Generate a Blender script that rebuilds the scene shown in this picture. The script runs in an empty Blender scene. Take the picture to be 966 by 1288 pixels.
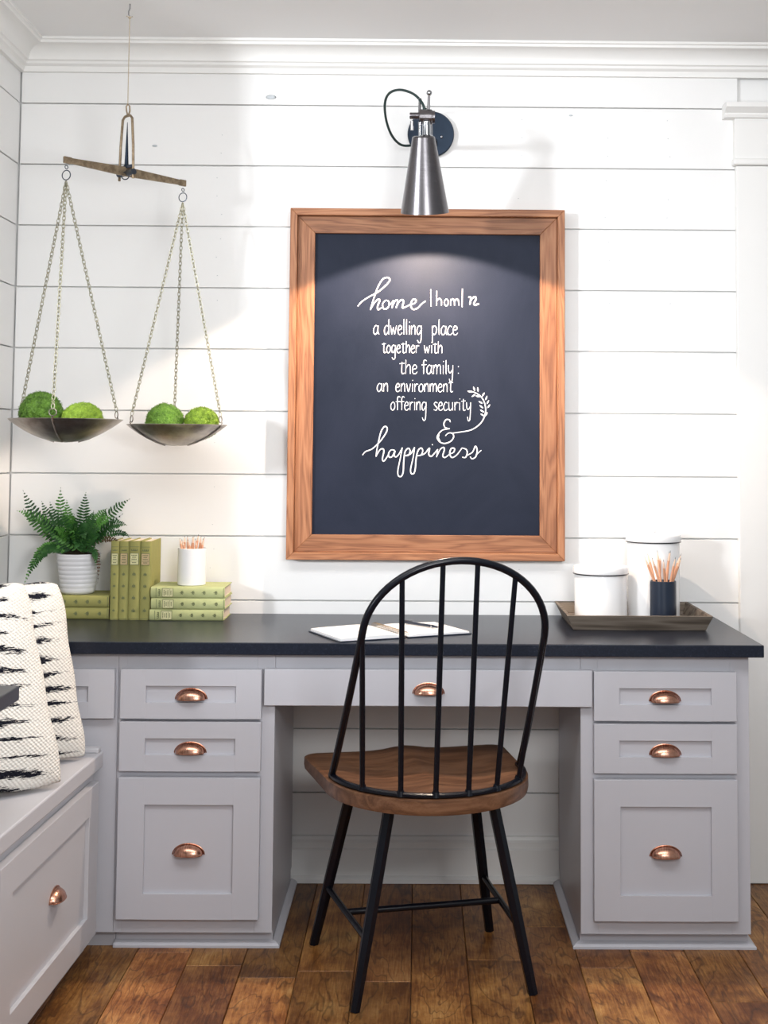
import bpy, bmesh, math, random
from mathutils import Vector, Matrix, noise
PI = math.pi
S = bpy.context.scene
C = S.collection

# ------------------------------------------------------------------ camera
cam = bpy.data.cameras.new('camera'); co = bpy.data.objects.new('camera', cam); C.objects.link(co)
cam.sensor_fit = 'HORIZONTAL'; cam.sensor_width = 36.0
cam.lens = 1637.09 * 36.0 / 966.0
cam.shift_x = -56.96 / 966.0; cam.shift_y = -187.59 / 966.0
cam.clip_start = 0.05; cam.clip_end = 60
R = Matrix.Rotation(-0.00777, 3, 'Z') @ Matrix.Rotation(PI/2 + 0.06526, 3, 'X') @ Matrix.Rotation(0.00655, 3, 'Z')
co.matrix_world = Matrix.Translation((0, -3.8484, 1.24625)) @ R.to_4x4()
S.camera = co
# ------------------------------------------------------------------ world, exposure, large lights
w = bpy.data.worlds.new('world'); S.world = w; w.use_nodes = True
bg = w.node_tree.nodes['Background']; bg.inputs[0].default_value = (0.93, 0.96, 1.0, 1); bg.inputs[1].default_value = 0.25
S.view_settings.view_transform = 'Standard'; S.view_settings.look = 'None'
S.view_settings.gamma = 1.0; S.view_settings.use_curve_mapping = False
S.view_settings.exposure = 0.60

def area(name, loc, target, size, energy, color, size_y=None):
    l = bpy.data.lights.new(name, 'AREA'); l.energy = energy; l.color = color
    l.size = size
    if size_y: l.shape = 'RECTANGLE'; l.size_y = size_y
    o = bpy.data.objects.new(name, l); C.objects.link(o); o.location = loc
    o.rotation_euler = (Vector(target) - Vector(loc)).to_track_quat('-Z', 'Y').to_euler()
    return o
# low daylight beam from the dining side on the left: throws the slanting shadows on the back wall
kl = bpy.data.lights.new('side_daylight', 'SPOT'); kl.energy = 540; kl.color = (0.93, 0.96, 1.0)
kl.shadow_soft_size = 0.19; kl.spot_size = math.radians(27); kl.spot_blend = 0.75
ko = bpy.data.objects.new('side_daylight', kl); C.objects.link(ko); ko.location = (-3.75, -4.6, 2.0)
ko.rotation_euler = (Vector((-0.12, 0.0, 1.72)) - ko.location).to_track_quat('-Z', 'Y').to_euler()
# soft lamps of the room overhead, in front of the desk
area('ceiling_light', (-0.1, -1.75, 2.43), (0.0, -1.0, 0.2), 2.4, 31, (0.98, 0.98, 1.0), 1.0)
# added fill lamp, out of view, aimed up to brighten the ceiling
area('ceiling_fill', (0.5, -2.9, 1.45), (0.0, -1.7, 2.447), 0.5, 21, (1, 1, 1))
# added soft fill from behind the camera, standing in for unseen windows
area('rear_fill', (0.9, -5.2, 2.0), (0.2, 0, 1.4), 1.6, 14, (0.90, 0.95, 1.0), 1.2)

# ------------------------------------------------------------------ helpers
def link(o, parent=None):
    C.objects.link(o)
    if parent: o.parent = parent
    return o
def thing(name, label, cat, loc=(0, 0, 0), rz=0.0, group=None):
    o = bpy.data.objects.new(name, None); o.empty_display_size = 0.05; link(o)
    o.location = loc; o.rotation_euler = (0, 0, rz)
    o['label'] = label; o['category'] = cat
    if group: o['group'] = group
    return o
def tag(o, label, cat, group=None):
    o['label'] = label; o['category'] = cat
    if group: o['group'] = group
    return o
def obj(name, bm, mat, parent=None, smooth=False, loc=None, angle=None):
    bmesh.ops.recalc_face_normals(bm, faces=bm.faces[:])
    me = bpy.data.meshes.new(name); bm.to_mesh(me); bm.free()
    if mat:
        for m in (mat if isinstance(mat, (list, tuple)) else [mat]): me.materials.append(m)
    if smooth:
        me.shade_smooth()
        if angle: me.set_sharp_from_angle(angle=angle)
    o = link(bpy.data.objects.new(name, me), parent)
    if loc: o.location = loc
    return o
def struct(name, bm, mat, parent=None, **k):
    o = obj(name, bm, mat, parent, **k)
    if not parent: o['kind'] = 'structure'
    return o
def nb(): return bmesh.new()
def box(bm, x0, x1, y0, y1, z0, z1, bev=0.0, M=None, seg=1):
    r = bmesh.ops.create_cube(bm, size=1.0)
    vs = r['verts']
    for v in vs:
        v.co = Vector(((x0+x1)/2 + v.co.x*(x1-x0), (y0+y1)/2 + v.co.y*(y1-y0), (z0+z1)/2 + v.co.z*(z1-z0)))
    if bev:
        es = list({e for v in vs for e in v.link_edges})
        rr = bmesh.ops.bevel(bm, geom=es, offset=bev, segments=seg, profile=0.5, affect='EDGES')
        vs = list({v for f in rr['faces'] for v in f.verts} | {v for v in vs if v.is_valid})
    if M: 
        for v in vs: v.co = M @ v.co
    return vs
def frame_of(d):
    d = d.normalized(); a = Vector((0, 0, 1)) if abs(d.z) < 0.95 else Vector((0, 1, 0))
    u = d.cross(a).normalized(); return u, u.cross(d).normalized()
def tube(bm, pts, r, n=8, cap=True, closed=False, flat=1.0, up=None):
    pts = [Vector(p) for p in pts]; N = len(pts); rings = []
    rs = r if isinstance(r, (list, tuple)) else [r]*N
    prev = None
    for i, p in enumerate(pts):
        if closed: d = pts[(i+1) % N] - pts[i-1]
        else: d = pts[min(i+1, N-1)] - pts[max(i-1, 0)]
        d = d.normalized()
        if up is not None:
            v = Vector(up); v = (v - d*v.dot(d)).normalized(); u = d.cross(v).normalized()
        else:
            if prev is None: u, v = frame_of(d)
            else:
                u = (prev - d*prev.dot(d)).normalized(); v = u.cross(d).normalized()
            prev = u
        rings.append([bm.verts.new(p + u*rs[i]*math.cos(2*PI*k/n + PI/n) + v*rs[i]*flat*math.sin(2*PI*k/n + PI/n)) for k in range(n)])
    m = N if closed else N-1
    for i in range(m):
        a, b = rings[i], rings[(i+1) % N]
        for k in range(n): bm.faces.new((a[k], a[(k+1) % n], b[(k+1) % n], b[k]))
    if cap and not closed:
        bm.faces.new(rings[0][::-1]); bm.faces.new(rings[-1])
def lathe(bm, prof, n=48, c=(0, 0, 0), axis='z', M=None):
    c = Vector(c); rings = []
    for r, z in prof:
        ring = []
        for k in range(n):
            a = 2*PI*k/n
            if axis == 'z': p = Vector((r*math.cos(a), r*math.sin(a), z))
            elif axis == 'y': p = Vector((r*math.cos(a), z, r*math.sin(a)))
            else: p = Vector((z, r*math.cos(a), r*math.sin(a)))
            p = (M @ p if M else p) + c
            ring.append(p)
        if r < 1e-6: rings.append([bm.verts.new(ring[0])])
        else: rings.append([bm.verts.new(p) for p in ring])
    for a, b in zip(rings[:-1], rings[1:]):
        for k in range(n):
            k2 = (k+1) % n
            if len(a) == 1 and len(b) == 1: continue
            if len(a) == 1: bm.faces.new((a[0], b[k2], b[k]))
            elif len(b) == 1: bm.faces.new((a[k], a[k2], b[0]))
            else: bm.faces.new((a[k], a[k2], b[k2], b[k]))
def ball(bm, c, r, sub=2):
    rr = bmesh.ops.create_icosphere(bm, subdivisions=sub, radius=r)
    for v in rr['verts']: v.co += Vector(c)
    return rr['verts']
def prism(bm, poly, axis, a, b):
    """extrude a closed 2-D polygon along an axis ('x','y' or 'z')"""
    def P(p, t):
        return {'x': (t, p[0], p[1]), 'y': (p[0], t, p[1]), 'z': (p[0], p[1], t)}[axis]
    A = [bm.verts.new(P(p, a)) for p in poly]; B = [bm.verts.new(P(p, b)) for p in poly]
    n = len(poly)
    for i in range(n): bm.faces.new((A[i], A[(i+1) % n], B[(i+1) % n], B[i]))
    bm.faces.new(A[::-1]); bm.faces.new(B)
def smoothline(pts, k=6):
    """Catmull-Rom through points"""
    P = [Vector(p) for p in pts]
    if len(P) < 3: return P
    out = []
    for i in range(len(P)-1):
        p0 = P[max(i-1, 0)]; p1 = P[i]; p2 = P[i+1]; p3 = P[min(i+2, len(P)-1)]
        for j in range(k):
            t = j/k
            out.append(0.5*((2*p1) + (p2-p0)*t + (2*p0-5*p1+4*p2-p3)*t*t + (3*p1-p0-3*p2+p3)*t**3))
    out.append(P[-1]); return out

# ------------------------------------------------------------------ materials
class NT:
    def __init__(s, name):
        s.m = bpy.data.materials.new(name); s.m.use_nodes = True
        s.t = s.m.node_tree; s.p = s.t.nodes['Principled BSDF']
    def n(s, typ, **k):
        nd = s.t.nodes.new(typ)
        for a, b in k.items():
            if a in nd.inputs.keys() if isinstance(a, str) else False: pass
            setattr(nd, a, b)
        return nd
    def l(s, a, b): s.t.links.new(a, b)
    def coord(s, kind='Object', scale=(1, 1, 1), loc=(0, 0, 0), rnd=False):
        tc = s.n('ShaderNodeTexCoord'); mp = s.n('ShaderNodeMapping')
        mp.inputs['Scale'].default_value = scale; mp.inputs['Location'].default_value = loc
        if rnd:
            oi = s.n('ShaderNodeObjectInfo'); ml = s.n('ShaderNodeVectorMath', operation='SCALE'); ml.inputs[0].default_value = (37, 91, 53)
            s.l(oi.outputs['Random'], ml.inputs['Scale']); s.l(ml.outputs[0], mp.inputs['Location'])
        s.l(tc.outputs[kind], mp.inputs['Vector']); return mp.outputs[0]
    def noise(s, vec, scale=5, detail=4, rough=0.5, dist=0.0):
        nd = s.n('ShaderNodeTexNoise'); nd.inputs['Scale'].default_value = scale; nd.inputs['Detail'].default_value = detail
        nd.inputs['Roughness'].default_value = rough; nd.inputs['Distortion'].default_value = dist
        if vec: s.l(vec, nd.inputs['Vector'])
        return nd.outputs['Fac']
    def ramp(s, fac, stops):
        nd = s.n('ShaderNodeValToRGB'); cr = nd.color_ramp
        while len(cr.elements) < len(stops): cr.elements.new(0.5)
        for e, (p, c) in zip(cr.elements, stops):
            e.position = p; e.color = (c, c, c, 1) if not hasattr(c, '__len__') else (*c, 1)
        s.l(fac, nd.inputs['Fac']); return nd.outputs['Color']
    def math(s, op, a, b=None, c=None):
        nd = s.n('ShaderNodeMath', operation=op)
        for i, x in enumerate((a, b, c)):
            if x is None: continue
            if isinstance(x, (int, float)): nd.inputs[i].default_value = x
            else: s.l(x, nd.inputs[i])
        return nd.outputs[0]
    def mix(s, fac, a, b, typ='MIX'):
        nd = s.n('ShaderNodeMix', data_type='RGBA', blend_type=typ)
        for i, x in ((0, fac), (6, a), (7, b)):
            if isinstance(x, (int, float)): nd.inputs[i].default_value = x
            elif hasattr(x, '__len__'): nd.inputs[i].default_value = (*x, 1)
            else: s.l(x, nd.inputs[i])
        return nd.outputs[2]
    def bump(s, h, strength=0.2, dist=0.001):
        nd = s.n('ShaderNodeBump'); nd.inputs['Strength'].default_value = strength; nd.inputs['Distance'].default_value = dist
        s.l(h, nd.inputs['Height']); s.l(nd.outputs[0], s.p.inputs['Normal'])
    def base(s, c):
        if hasattr(c, '__len__'): s.p.inputs['Base Color'].default_value = (*c, 1)
        else: s.l(c, s.p.inputs['Base Color'])
    def set(s, rough=0.5, metal=0.0, spec=0.5, **k):
        s.p.inputs['Roughness'].default_value = rough; s.p.inputs['Metallic'].default_value = metal
        s.p.inputs['Specular IOR Level'].default_value = spec
        for a, b in k.items(): s.p.inputs[a.replace('_', ' ')].default_value = b

def paint(name, col, rough=0.45, var=0.04, bs=0.08, scale=8, spec=0.5):
    t = NT(name); v = t.coord(rnd=True)
    f = t.noise(v, scale, 5, 0.6)
    t.base(t.mix(f, [c*(1-var) for c in col], [min(1, c*(1+var)) for c in col]))
    t.bump(t.noise(v, 260, 2, 0.5), bs, 0.0006); t.set(rough, spec=spec); return t.m
M_shiplap = paint('white_shiplap_paint', (0.80, 0.80, 0.79), 0.42, 0.015, 0.10)
M_trim = paint('white_trim_paint', (0.79, 0.785, 0.765), 0.40, 0.012, 0.05)
M_ceil = paint('ceiling_paint', (0.84, 0.84, 0.835), 0.8, 0.01, 0.05)
M_cab = paint('grey_cabinet_paint', (0.505, 0.505, 0.545), 0.38, 0.015, 0.06)
M_bench = paint('grey_bench_paint', (0.52, 0.515, 0.54), 0.36, 0.015, 0.06)
M_dark = paint('shadow_gap', (0.10, 0.10, 0.10), 0.8, 0.02, 0)
M_mark = paint('knot_stain', (0.47, 0.50, 0.52), 0.5, 0.2, 0.0, 60)

def m_counter():
    t = NT('honed_black_counter'); v = t.coord()
    f = t.noise(v, 190, 3, 0.7)
    t.base(t.ramp(f, [(0.35, (0.006, 0.009, 0.018)), (0.62, (0.011, 0.015, 0.028)), (0.80, (0.040, 0.048, 0.070))]))
    t.set(0.30, spec=0.34); t.bump(t.noise(v, 220, 2, 0.5), 0.12, 0.0005); return t.m
M_counter = m_counter()

def wood(name, c_dark, c_mid, c_light, axis='x', rings=9.0, rough=0.5, contrast=1.0, knots=False, spec=0.4, stretch=7.0, rnd=True):
    t = NT(name)
    sc = {'x': (1, stretch, stretch), 'y': (stretch, 1, stretch), 'z': (stretch, stretch, 1)}[axis]
    v = t.coord(scale=sc, rnd=rnd)
    big = t.noise(v, 1.3, 3, 0.55, 0.35)
    ring = t.math('FRACT', t.math('MULTIPLY', big, rings))
    tri = t.math('ABSOLUTE', t.math('SUBTRACT', ring, 0.5))
    fine_sc = tuple(s*(1 if s == 1 else 5) for s in sc)
    fine = t.noise(t.coord(scale=fine_sc, rnd=rnd), 8, 4, 0.6)
    f = t.math('ADD', t.math('MULTIPLY', tri, 1.1*contrast), t.math('MULTIPLY', fine, 0.55))
    col = t.ramp(f, [(0.12, c_dark), (0.42, c_mid), (0.85, c_light)])
    oi = t.n('ShaderNodeObjectInfo')
    hv = t.n('ShaderNodeHueSaturation'); hv.inputs['Value'].default_value = 1
    t.l(t.math('ADD', t.math('MULTIPLY', oi.outputs['Random'], 0.30), 0.86), hv.inputs['Value']); t.l(col, hv.inputs['Color'])
    out = hv.outputs[0]
    if knots:
        vo = t.n('ShaderNodeTexVoronoi'); vo.inputs['Scale'].default_value = 2.2
        ks = {'x': (1, 2.4, 2.4), 'y': (2.4, 1, 2.4), 'z': (2.4, 2.4, 1)}[axis]
        t.l(t.coord(scale=ks, rnd=rnd), vo.inputs['Vector'])
        k = t.ramp(vo.outputs['Distance'], [(0.02, 1.0), (0.045, 0.0)])
        out = t.mix(k, out, tuple(c*0.35 for c in c_dark))
    t.base(out); t.set(rough, spec=spec); t.bump(fine, 0.15, 0.0008); return t.m
M_pineH = wood('pine_frame_horizontal', (0.13, 0.046, 0.020), (0.31, 0.130, 0.060), (0.47, 0.235, 0.12), 'x', 10, 0.5, 0.55, True, 0.4, 13)
M_pineV = wood('pine_frame_vertical', (0.13, 0.046, 0.020), (0.31, 0.130, 0.060), (0.47, 0.235, 0.12), 'z', 10, 0.5, 0.55, True, 0.4, 13)
M_seat = wood('walnut_seat', (0.055, 0.024, 0.013), (0.14, 0.064, 0.032), (0.26, 0.135, 0.075), 'x', 7, 0.34, 0.6, False, 0.5, 9)
M_tray = wood('weathered_tray_wood', (0.055, 0.042, 0.032), (0.135, 0.108, 0.085), (0.25, 0.21, 0.17), 'x', 7, 0.75, 0.8, False, 0.2, 9)
M_pencil = wood('natural_pencil_wood', (0.50, 0.23, 0.13), (0.68, 0.35, 0.21), (0.78, 0.47, 0.32), 'z', 2, 0.5, 0.5)
M_tip = paint('sharpened_pencil_wood', (0.78, 0.56, 0.42), 0.7, 0.05, 0)
M_lead = paint('graphite', (0.05, 0.05, 0.05), 0.4, 0.05, 0)

def m_floor():
    t = NT('hickory_floor'); v = t.coord(scale=(4.2, 1, 1), rnd=True)
    big = t.noise(v, 1.9, 3.0, 0.52, 0.6)
    ring = t.math('FRACT', t.math('MULTIPLY', big, 11))
    line = t.ramp(ring, [(0.0, 0.1), (0.09, 1.0), (0.86, 0.9), (1.0, 0.1)])
    fine = t.noise(t.coord(scale=(40, 2.2, 1), rnd=True), 6, 5, 0.65)
    blot = t.noise(t.coord(scale=(1.5, 1, 1), rnd=True), 4.5, 5, 0.7)
    f = t.math('ADD', t.math('MULTIPLY', fine, 0.40), t.math('MULTIPLY', blot, 0.76))
    col = t.ramp(f, [(0.36, (0.065, 0.020, 0.006)), (0.52, (0.21, 0.075, 0.020)), (0.64, (0.40, 0.175, 0.050)), (0.76, (0.58, 0.31, 0.105))])
    col = t.mix(t.math('MULTIPLY', t.math('SUBTRACT', 1.0, line), 0.68), col, (0.045, 0.017, 0.008))
    oi = t.n('ShaderNodeObjectInfo')
    hv = t.n('ShaderNodeHueSaturation'); t.l(col, hv.inputs['Color'])
    t.l(t.math('ADD', t.math('MULTIPLY', oi.outputs['Random'], 0.55), 0.52), hv.inputs['Value'])
    wh = t.n('ShaderNodeTexWhiteNoise', noise_dimensions='1D'); t.l(oi.outputs['Random'], wh.inputs['W'])
    t.l(t.math('ADD', t.math('MULTIPLY', wh.outputs['Value'], 0.012), 0.495), hv.inputs['Hue'])
    t.base(hv.outputs[0]); t.set(0.40, spec=0.28)
    t.bump(t.math('ADD', fine, t.math('MULTIPLY', blot, 2.0)), 0.28, 0.0015); return t.m
M_floor = m_floor()

def metal(name, col, rough, var=0.25, scale=30, brushed=None, col2=None):
    t = NT(name)
    v = t.coord(scale=brushed or (1, 1, 1)); f = t.noise(v, scale, 5, 0.6)
    c2 = col2 or tuple(c*(1-var) for c in col)
    t.base(t.ramp(f, [(0.35, c2), (0.65, col)])); t.set(rough, 1.0)
    if brushed: t.bump(f, 0.12, 0.0004)
    return t.m
M_copper = metal('antique_copper', (0.78, 0.43, 0.31), 0.26, 0.6, 60, (12, 1, 1), (0.36, 0.17, 0.11))
M_steel = metal('brushed_dark_steel', (0.20, 0.19, 0.20), 0.27, 0.25, 40, (1, 1, 30))
M_chrome = metal('polished_nickel', (0.42, 0.43, 0.45), 0.18, 0.1)
M_gun = metal('gunmetal', (0.10, 0.115, 0.14), 0.36, 0.2)
M_gundisc = metal('blued_steel', (0.030, 0.042, 0.062), 0.45, 0.2, 8)
M_pan = metal('aged_pan_metal', (0.46, 0.42, 0.38), 0.34, 0.5, 14, None, (0.20, 0.165, 0.145))
M_brass = metal('weathered_brass', (0.42, 0.33, 0.22), 0.5, 0.4, 60, None, (0.22, 0.165, 0.11))
M_chain = metal('pale_chain', (0.48, 0.46, 0.34), 0.42, 0.3, 90)
M_blk = paint('black_powder_coat', (0.004, 0.005, 0.009), 0.26, 0.1, 0.02, 40, 0.28)
M_cord = paint('dark_green_cord', (0.010, 0.030, 0.028), 0.6, 0.1, 0.2)
M_string = paint('jute_string', (0.45, 0.38, 0.28), 0.9, 0.2, 0.3, 300)
M_enamel = paint('white_enamel', (0.83, 0.83, 0.83), 0.16, 0.01, 0.0)
M_pot = paint('white_glazed_pot', (0.78, 0.78, 0.80), 0.25, 0.02, 0.0)
M_cup = paint('white_ceramic', (0.86, 0.86, 0.86), 0.2, 0.01, 0.0)
M_navy = paint('navy_lacquer', (0.010, 0.018, 0.036), 0.28, 0.1, 0.0, 8, 0.6)
M_rim = paint('black_enamel_rim', (0.01, 0.01, 0.012), 0.3, 0.1, 0)
M_paper = paint('cream_page_edges', (0.72, 0.60, 0.47), 0.85, 0.15, 0.5, 120)
M_page = paint('white_paper', (0.86, 0.86, 0.86), 0.8, 0.02, 0.05)
M_chalk = paint('white_chalk_ink', (0.86, 0.87, 0.88), 0.9, 0.06, 0.2, 90)
M_ink = paint('dark_spine_print', (0.13, 0.15, 0.065), 0.7, 0.2, 0, 150)
M_gold = paint('rose_gold_label', (0.50, 0.38, 0.21), 0.6, 0.15, 0.05, 120)
M_cream = paint('cream_label', (0.62, 0.60, 0.34), 0.6, 0.1, 0.05, 120)
def cloth(name, col):
    t = NT(name); v = t.coord(rnd=True)
    f = t.noise(v, 25, 5, 0.7)
    t.base(t.mix(f, [c*0.78 for c in col], [c*1.15 for c in col])); t.set(0.75, spec=0.25)
    t.bump(t.noise(v, 700, 2, 0.5), 0.35, 0.0008); return t.m
M_book = cloth('olive_book_cloth', (0.32, 0.31, 0.105))
M_book_lit = cloth('lit_olive_book_cloth', (0.44, 0.47, 0.225))  # same cloth as the other books, brighter light on this stack painted in

def m_board():
    t = NT('chalkboard_slate'); v = t.coord(scale=(1, 1, 0.6))
    f = t.noise(v, 3.2, 6, 0.65, 0.6)
    t.base(t.ramp(f, [(0.3, (0.006, 0.010, 0.022)), (0.7, (0.015, 0.020, 0.038))]))
    t.set(0.50, spec=0.15)
    wv = t.noise(t.coord(scale=(1, 1, 1)), 420, 2, 0.5)
    t.bump(wv, 0.25, 0.0008); return t.m
M_board = m_board()

def m_pillow():
    t = NT('handwoven_cotton')
    v = t.coord(rnd=False); oi = t.n('ShaderNodeObjectInfo')
    sx = t.n('ShaderNodeSeparateXYZ'); t.l(v, sx.inputs[0])
    off = t.math('MULTIPLY', oi.outputs['Random'], 31.0)
    # bands of ragged black weft threads: one band every ~3.4 cm, jittered
    cx = t.n('ShaderNodeCombineXYZ'); t.l(t.math('MULTIPLY', sx.outputs[0], 5.0), cx.inputs[0]); t.l(t.math('MULTIPLY', sx.outputs[2], 9.0), cx.inputs[2]); t.l(off, cx.inputs[1])
    jit = t.noise(cx.outputs[0], 1.0, 2, 0.5)
    ph = t.math('ADD', t.math('MULTIPLY', sx.outputs[2], 27.0), t.math('MULTIPLY', jit, 1.3))
    fr = t.math('ABSOLUTE', t.math('SUBTRACT', t.math('FRACT', ph), 0.5))
    band = t.math('SUBTRACT', 0.36, fr)           # >0 inside band
    cy = t.n('ShaderNodeCombineXYZ'); t.l(t.math('MULTIPLY', sx.outputs[0], 60.0), cy.inputs[0]); t.l(t.math('MULTIPLY', sx.outputs[2], 520.0), cy.inputs[2]); t.l(off, cy.inputs[1])
    thr = t.noise(cy.outputs[0], 1.0, 4, 0.65)
    cz = t.n('ShaderNodeCombineXYZ'); t.l(t.math('MULTIPLY', sx.outputs[0], 9.0), cz.inputs[0]); t.l(t.math('MULTIPLY', t.math('FLOOR', ph), 7.3), cz.inputs[2]); t.l(off, cz.inputs[1])
    pres = t.noise(cz.outputs[0], 1.0, 1, 0.5)
    edge = t.math('MULTIPLY', t.math('POWER', t.math('MAXIMUM', t.math('ADD', t.math('MULTIPLY', sx.outputs[0], 5.0), t.math('ADD', t.math('MULTIPLY', sx.outputs[2], 0.6), 0.12)), 0.0), 2.5), -0.42)
    s = t.math('ADD', t.math('ADD', t.math('MULTIPLY', band, 0.95), thr), t.math('ADD', t.math('MULTIPLY', pres, 0.62), edge))
    k = t.ramp(s, [(0.90, 0.0), (0.915, 1.0)])
    t.base(t.mix(k, (0.80, 0.77, 0.71), (0.012, 0.013, 0.02)))
    t.set(0.95, spec=0.1)
    # diagonal twill relief
    d1 = t.math('SINE', t.math('ADD', t.math('MULTIPLY', sx.outputs[0], 620.0), t.math('MULTIPLY', sx.outputs[2], 620.0)))
    d2 = t.math('SINE', t.math('SUBTRACT', t.math('MULTIPLY', sx.outputs[0], 420.0), t.math('MULTIPLY', sx.outputs[2], 900.0)))
    t.bump(t.math('ADD', d1, t.math('MULTIPLY', d2, 0.6)), 0.5, 0.0018)
    return t.m
M_pillow = m_pillow()
def leafm(name, a, b, sc):
    t = NT(name); f = t.noise(t.coord(rnd=True), sc, 4, 0.7)
    oi = t.n('ShaderNodeObjectInfo'); f = t.math('ADD', f, t.math('MULTIPLY', t.math('SUBTRACT', oi.outputs['Random'], 0.5), 0.5))
    t.base(t.ramp(f, [(0.3, a), (0.7, b)])); t.set(0.5, spec=0.3)
    t.p.inputs['Subsurface Weight'].default_value = 0.0
    return t.m
M_leaf = leafm('fern_green', (0.014, 0.075, 0.010), (0.105, 0.30, 0.05), 22)
M_leaf2 = leafm('fern_dark_green', (0.012, 0.055, 0.014), (0.05, 0.16, 0.04), 22)
M_stem = leafm('fern_stem', (0.06, 0.07, 0.02), (0.12, 0.10, 0.03), 22)
M_dry = leafm('dry_fern', (0.09, 0.05, 0.03), (0.14, 0.10, 0.04), 40)
M_soil = leafm('soil', (0.020, 0.014, 0.009), (0.06, 0.04, 0.025), 90)
M_mossA = leafm('moss_dark_green', (0.018, 0.060, 0.006), (0.17, 0.34, 0.045), 75)
M_mossB = leafm('moss_yellow_green', (0.05, 0.12, 0.008), (0.32, 0.48, 0.05), 75)
def m_glow():
    m = bpy.data.materials.new('lit_bulb'); m.use_nodes = True; t = m.node_tree; t.nodes.clear()
    e = t.nodes.new('ShaderNodeEmission'); e.inputs[0].default_value = (1, 0.72, 0.42, 1); e.inputs[1].default_value = 8
    o = t.nodes.new('ShaderNodeOutputMaterial'); t.links.new(e.outputs[0], o.inputs[0]); return m
M_glow = m_glow()

# ------------------------------------------------------------------ floor
rng = random.Random(5)
bm = nb(); box(bm, -4.2, 3.2, -5.4, 0.1, -0.05, -0.012)
floor = struct('floor', bm, M_dark)
PW = 0.1358
x = -0.009 - PW*9 + 0.0
i = 0
while x < 1.75:
    y = 0.012 - rng.uniform(0, 0.5) if i % 2 else 0.012
    y = 0.012
    first = True
    while y > -3.4:
        L = rng.uniform(0.30, 1.0) if first else rng.uniform(0.55, 1.15)
        first = False
        y1 = max(y - L, -3.45)
        bm = nb(); hx = PW/2 - 0.0007; hl = (y - y1)/2 - 0.0007
        dz = rng.uniform(-0.0006, 0.0)
        box(bm, -hx, hx, -hl, hl, -0.012, 0, 0.0016)
        struct('plank', bm, M_floor, floor, loc=(x + PW/2, (y+y1)/2, dz))
        y = y1
    x += PW; i += 1

# ------------------------------------------------------------------ walls
ZB = [2.2687, 2.084, 1.9004, 1.7161, 1.5342, 1.3504, 1.1649, 0.9841, 0.798, 0.614, 0.430, 0.248, 0.064]
def boards(parent, zlist, lo, hi, axis):
    tops = [2.372] + zlist; bots = zlist + [0.001]
    for k, (t_, b_) in enumerate(zip(tops, bots)):
        bm = nb(); g = 0.0019
        dj = rng.uniform(-0.0006, 0.0006)
        if axis == 'x': box(bm, lo, hi, dj, 0.014, b_ + g, t_ - g, 0.0009)
        else: box(bm, -1.215, -1.20 + dj, lo, hi, b_ + g, t_ - g, 0.0009)
        struct('shiplap_board', bm, M_shiplap, parent)
bm = nb(); box(bm, -1.35, 3.2, 0.013, 0.12, -0.05, 2.55)
wb = struct('wall_back', bm, M_shiplap)
boards(wb, ZB, -1.197, 0.952, 'x')
# knots and filled nail marks showing through the paint
def mark(px, pz, r, par, sx=1.0):
    bm = nb(); lathe(bm, [(r*0.9, 0.0004), (r, -0.0009), (r*0.55, -0.0014), (0.0, -0.0011)], 12, axis='y', M=Matrix.Diagonal((sx, 1, 0.7)))
    struct('knot', bm, M_mark, par, loc=(px, -0.0004, pz), smooth=True)
for (px, pz, r) in [(-0.450, 2.293, 0.010), (-0.795, 2.142, 0.005), (0.45, 2.245, 0.004)]: mark(px, pz, r, wb, 1.6)
rr = random.Random(3)
for xx in (0.56, 0.74, -0.60, 0.30):
    for k in range(8):
        for dz in (-0.055, 0.0, 0.055):
            if rr.random() < 0.62: mark(xx + rr.uniform(-.008, .008), ZB[k] - 0.092 + dz, 0.0016, wb)
bm = nb(); box(bm, -1.35, -1.214, -0.98, 0.013, -0.05, 2.55)
wl = struct('wall_left', bm, M_shiplap)
boards(wl, ZB, -0.98, -0.004, 'y')
bm = nb(); box(bm, -4.2, 3.2, -5.4, 0.12, 2.447, 2.55)
struct('ceiling', bm, M_ceil)
# crown moulding
prof = [(0, 2.362), (-0.012, 2.362), (-0.014, 2.372), (-0.013, 2.378), (-0.022, 2.384), (-0.024, 2.391), (-0.030, 2.394)]
for k in range(9):
    a = k/8*PI/2
    prof.append((-0.030 - 0.042*(1 - math.cos(a)), 2.394 + 0.036*math.sin(a)))
prof += [(-0.078, 2.431), (-0.080, 2.438), (-0.086, 2.440), (-0.086, 2.4469), (0, 2.4469)]
def crown(name, back):
    bm = nb()
    if back:
        A = [bm.verts.new((-1.2 - y, y, z)) for y, z in prof]; B = [bm.verts.new((3.2, y, z)) for y, z in prof]
    else:
        A = [bm.verts.new((-1.2 - y, y, z)) for y, z in prof]; B = [bm.verts.new((-1.2 - y, -0.98, z)) for y, z in prof]
    for i in range(len(prof) - 1): bm.faces.new((A[i], A[i+1], B[i+1], B[i]))
    bm.faces.new(B)
    struct(name, bm, M_trim, smooth=True, angle=math.radians(25))
crown('trim_1', True); crown('trim_2', False)
# baseboard on the back wall (seen in the knee space)
bm = nb()
bp = [(0, 0.001), (-0.034, 0.001), (-0.034, 0.012), (-0.027, 0.018), (-0.022, 0.02), (-0.022, 0.092), (-0.017, 0.096), (-0.017, 0.112), (-0.012, 0.118), (-0.008, 0.126), (0, 0.128)]
prism(bm, bp, 'x', -1.19, 0.90)
struct('baseboard_back', bm, M_trim)
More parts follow.
